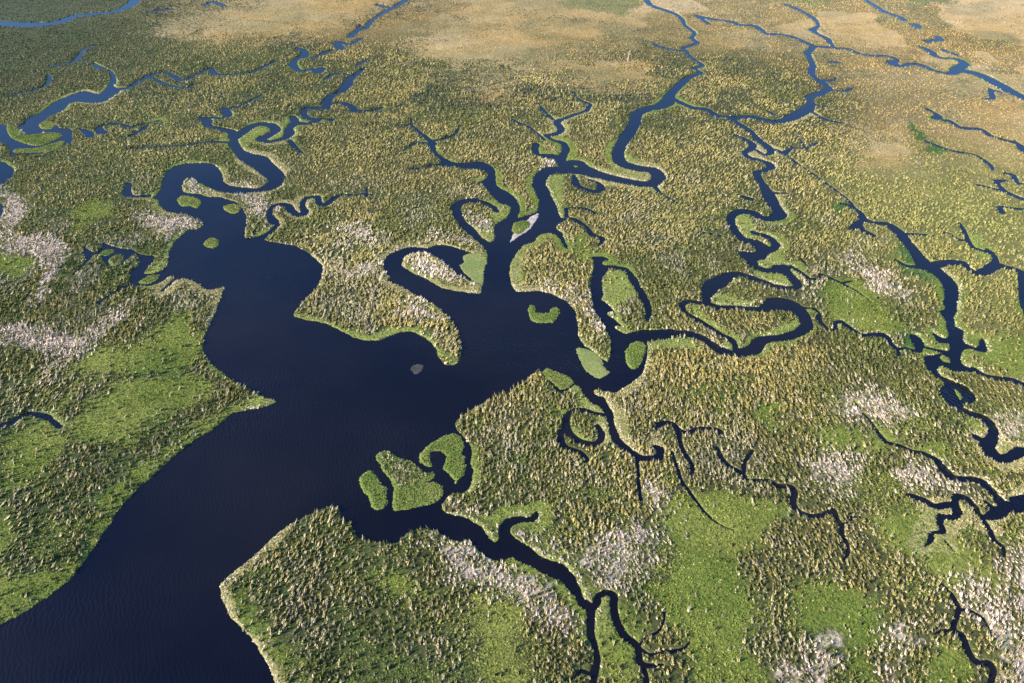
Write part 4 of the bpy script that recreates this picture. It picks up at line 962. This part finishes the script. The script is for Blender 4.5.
for outline, lab in MATS:
    f = blob_field(outline)
    cx, cy = to_ground(*np.array(outline, float).mean(0)); cx, cy = float(cx), float(cy)
    root = bank_mesh("floating_plant_mat", f, cx, cy, mat_tint, M_MAT, .5)
    root.location = (cx, cy, 0)
    tag(root, lab, "plant mat", "floating plant mats")
    X, Y, u, v, phi = on_islet(f, .95, .1); n = len(X)
    scatter("leaf_cover", X - cx, Y - cy, land_height(phi, X, Y) * .5 - .05, rng.uniform(.4, .7, n), rng.uniform(.12, .35, n), flow(X, Y), rng.uniform(1, 1.2, n),
            mixc(C(.17,.21,.06) + 0 * X[:, None], C(.23,.245,.085), rng.random(n)) * rng.uniform(.85, 1.15, (n, 1)), M_MAT, SPRIGS, root)

# ------------------------------------------------------------------ sandbar between the central channels
f = blob_field(SANDBAR)
cx, cy = to_ground(*np.array(SANDBAR, float).mean(0)); cx, cy = float(cx), float(cy)
sb = bank_mesh("sandbar", f, cx, cy, islet_tint, M_SAND, .35)
sb.location = (cx, cy, 0)
tag(sb, "pale grey sandbar with a green islet on it between two channels", "sandbar")

M_MUD = plain_mat("drowned_grey_mud", (.055, .052, .045), .5, .3, .3)
MUD = [(410.5, 369), (413, 365.5), (418, 363.8), (423.5, 365), (423, 369), (419, 373), (414.5, 374)]
f = blob_field(MUD)
cx, cy = to_ground(*np.array(MUD, float).mean(0)); cx, cy = float(cx), float(cy)
mb = bank_mesh("mud_shoal", f, cx, cy, islet_tint, M_MUD, .2)
mb.location = (cx, cy, 0)
tag(mb, "dull grey-brown mud shoal just awash below the blunt peninsula tip", "mud shoal")

# ------------------------------------------------------------------ lone pale snag in the far scrub
gx, gy = to_ground(628, 61); gx, gy = float(gx), float(gy)
rings = []; ns = 9
for k, (hz, rr, ox) in enumerate([(0, .7, 0), (2, .6, .1), (4.5, .5, .3), (7, .42, .35), (9, .28, .6), (10, .1, .7)]):
    a = np.linspace(0, 2 * math.pi, ns, endpoint=False)
    r = rr * (1 + .12 * np.sin(3 * a + k))
    rings.append(np.stack([np.cos(a) * r + ox, np.sin(a) * r, np.full(ns, hz)], 1))
V = np.concatenate(rings); Fs = []
for k in range(5):
    for i in range(ns):
        j = (i + 1) % ns
        Fs.append((k * ns + i, k * ns + j, (k + 1) * ns + j, (k + 1) * ns + i))
snag = mesh_np("bare_snag", V, np.array(Fs), M_SNAG)
snag.location = (gx, gy, 0)
tag(snag, "thin pale upright bare trunk in the dark scrub far out in the marsh", "dead tree")
for (h0, a0, ln) in ((4, .4, 1.3), (5.6, 2.6, 1.1), (7.0, 5.0, .9)):
    bv = []; bf = []
    c = np.array([math.cos(a0), math.sin(a0), .8]); c /= np.linalg.norm(c)
    s1 = np.cross(c, [0, 0, 1.]); s1 /= np.linalg.norm(s1); s2 = np.cross(c, s1)
    o0 = np.array([.3, 0, h0])
    for (t, r) in ((0, .28), (ln, .12)):
        for i in range(5):
            an = i * 2 * math.pi / 5
            bv.append(o0 + c * (t + .4) + (s1 * math.cos(an) + s2 * math.sin(an)) * r)
    for i in range(5): bf.append((i, (i + 1) % 5, 5 + (i + 1) % 5, 5 + i))
    mesh_np("branch_stub", np.array(bv), np.array(bf), M_SNAG, None, snag)

# ------------------------------------------------------------------ light, sky, camera
SUN_EL = math.radians(SUN_EL_DEG)
sdir = np.array([SUN_X, SUN_Y]); sdir = sdir / np.linalg.norm(sdir)
S = Vector((sdir[0] * math.cos(SUN_EL), sdir[1] * math.cos(SUN_EL), math.sin(SUN_EL)))
sun = bpy.data.lights.new("sun", 'SUN'); sun.energy = SUN_E; sun.angle = math.radians(.5); sun.color = (1, .91, .76)
so = bpy.data.objects.new("sun", sun); COL.objects.link(so)
so.rotation_euler = (-S).to_track_quat('-Z', 'Y').to_euler()
so.location = (0, 0, 400)
w = bpy.data.worlds.new("World"); scene.world = w; w.use_nodes = True
nt = w.node_tree
sky = nt.nodes.new("ShaderNodeTexSky"); sky.sky_type = 'NISHITA'; sky.sun_disc = False
sky.sun_elevation = SUN_EL; sky.sun_rotation = math.atan2(S.x, S.y)
sky.altitude = 0; sky.air_density = 1.0; sky.air_density, sky.dust_density, sky.ozone_density = AIR
bg = nt.nodes["Background"]; bg.inputs["Strength"].default_value = SKY_E
nt.links.new(sky.outputs["Color"], bg.inputs["Color"])

cam = bpy.data.cameras.new("camera"); co = bpy.data.objects.new("camera", cam); COL.objects.link(co)
co.location = (0, 0, CAM_H); co.rotation_euler = (math.pi / 2 - PITCH, 0, 0)
cam.sensor_width = 36; cam.lens = 36 * FPX / W; cam.clip_start = 1; cam.clip_end = 60000
scene.camera = co
vw = scene.view_settings
vw.view_transform = 'Standard'; vw.look = 'None'; vw.exposure = EXPO; vw.gamma = 1
vw.use_curve_mapping = False
scene.cycles.volume_bounces = 0; scene.cycles.max_bounces = 5; scene.cycles.diffuse_bounces = 2; scene.cycles.glossy_bounces = 2
scene.cycles.transmission_bounces = 1; scene.cycles.use_denoising = False
print("tussocks", ntuft, "grass", ngrass)
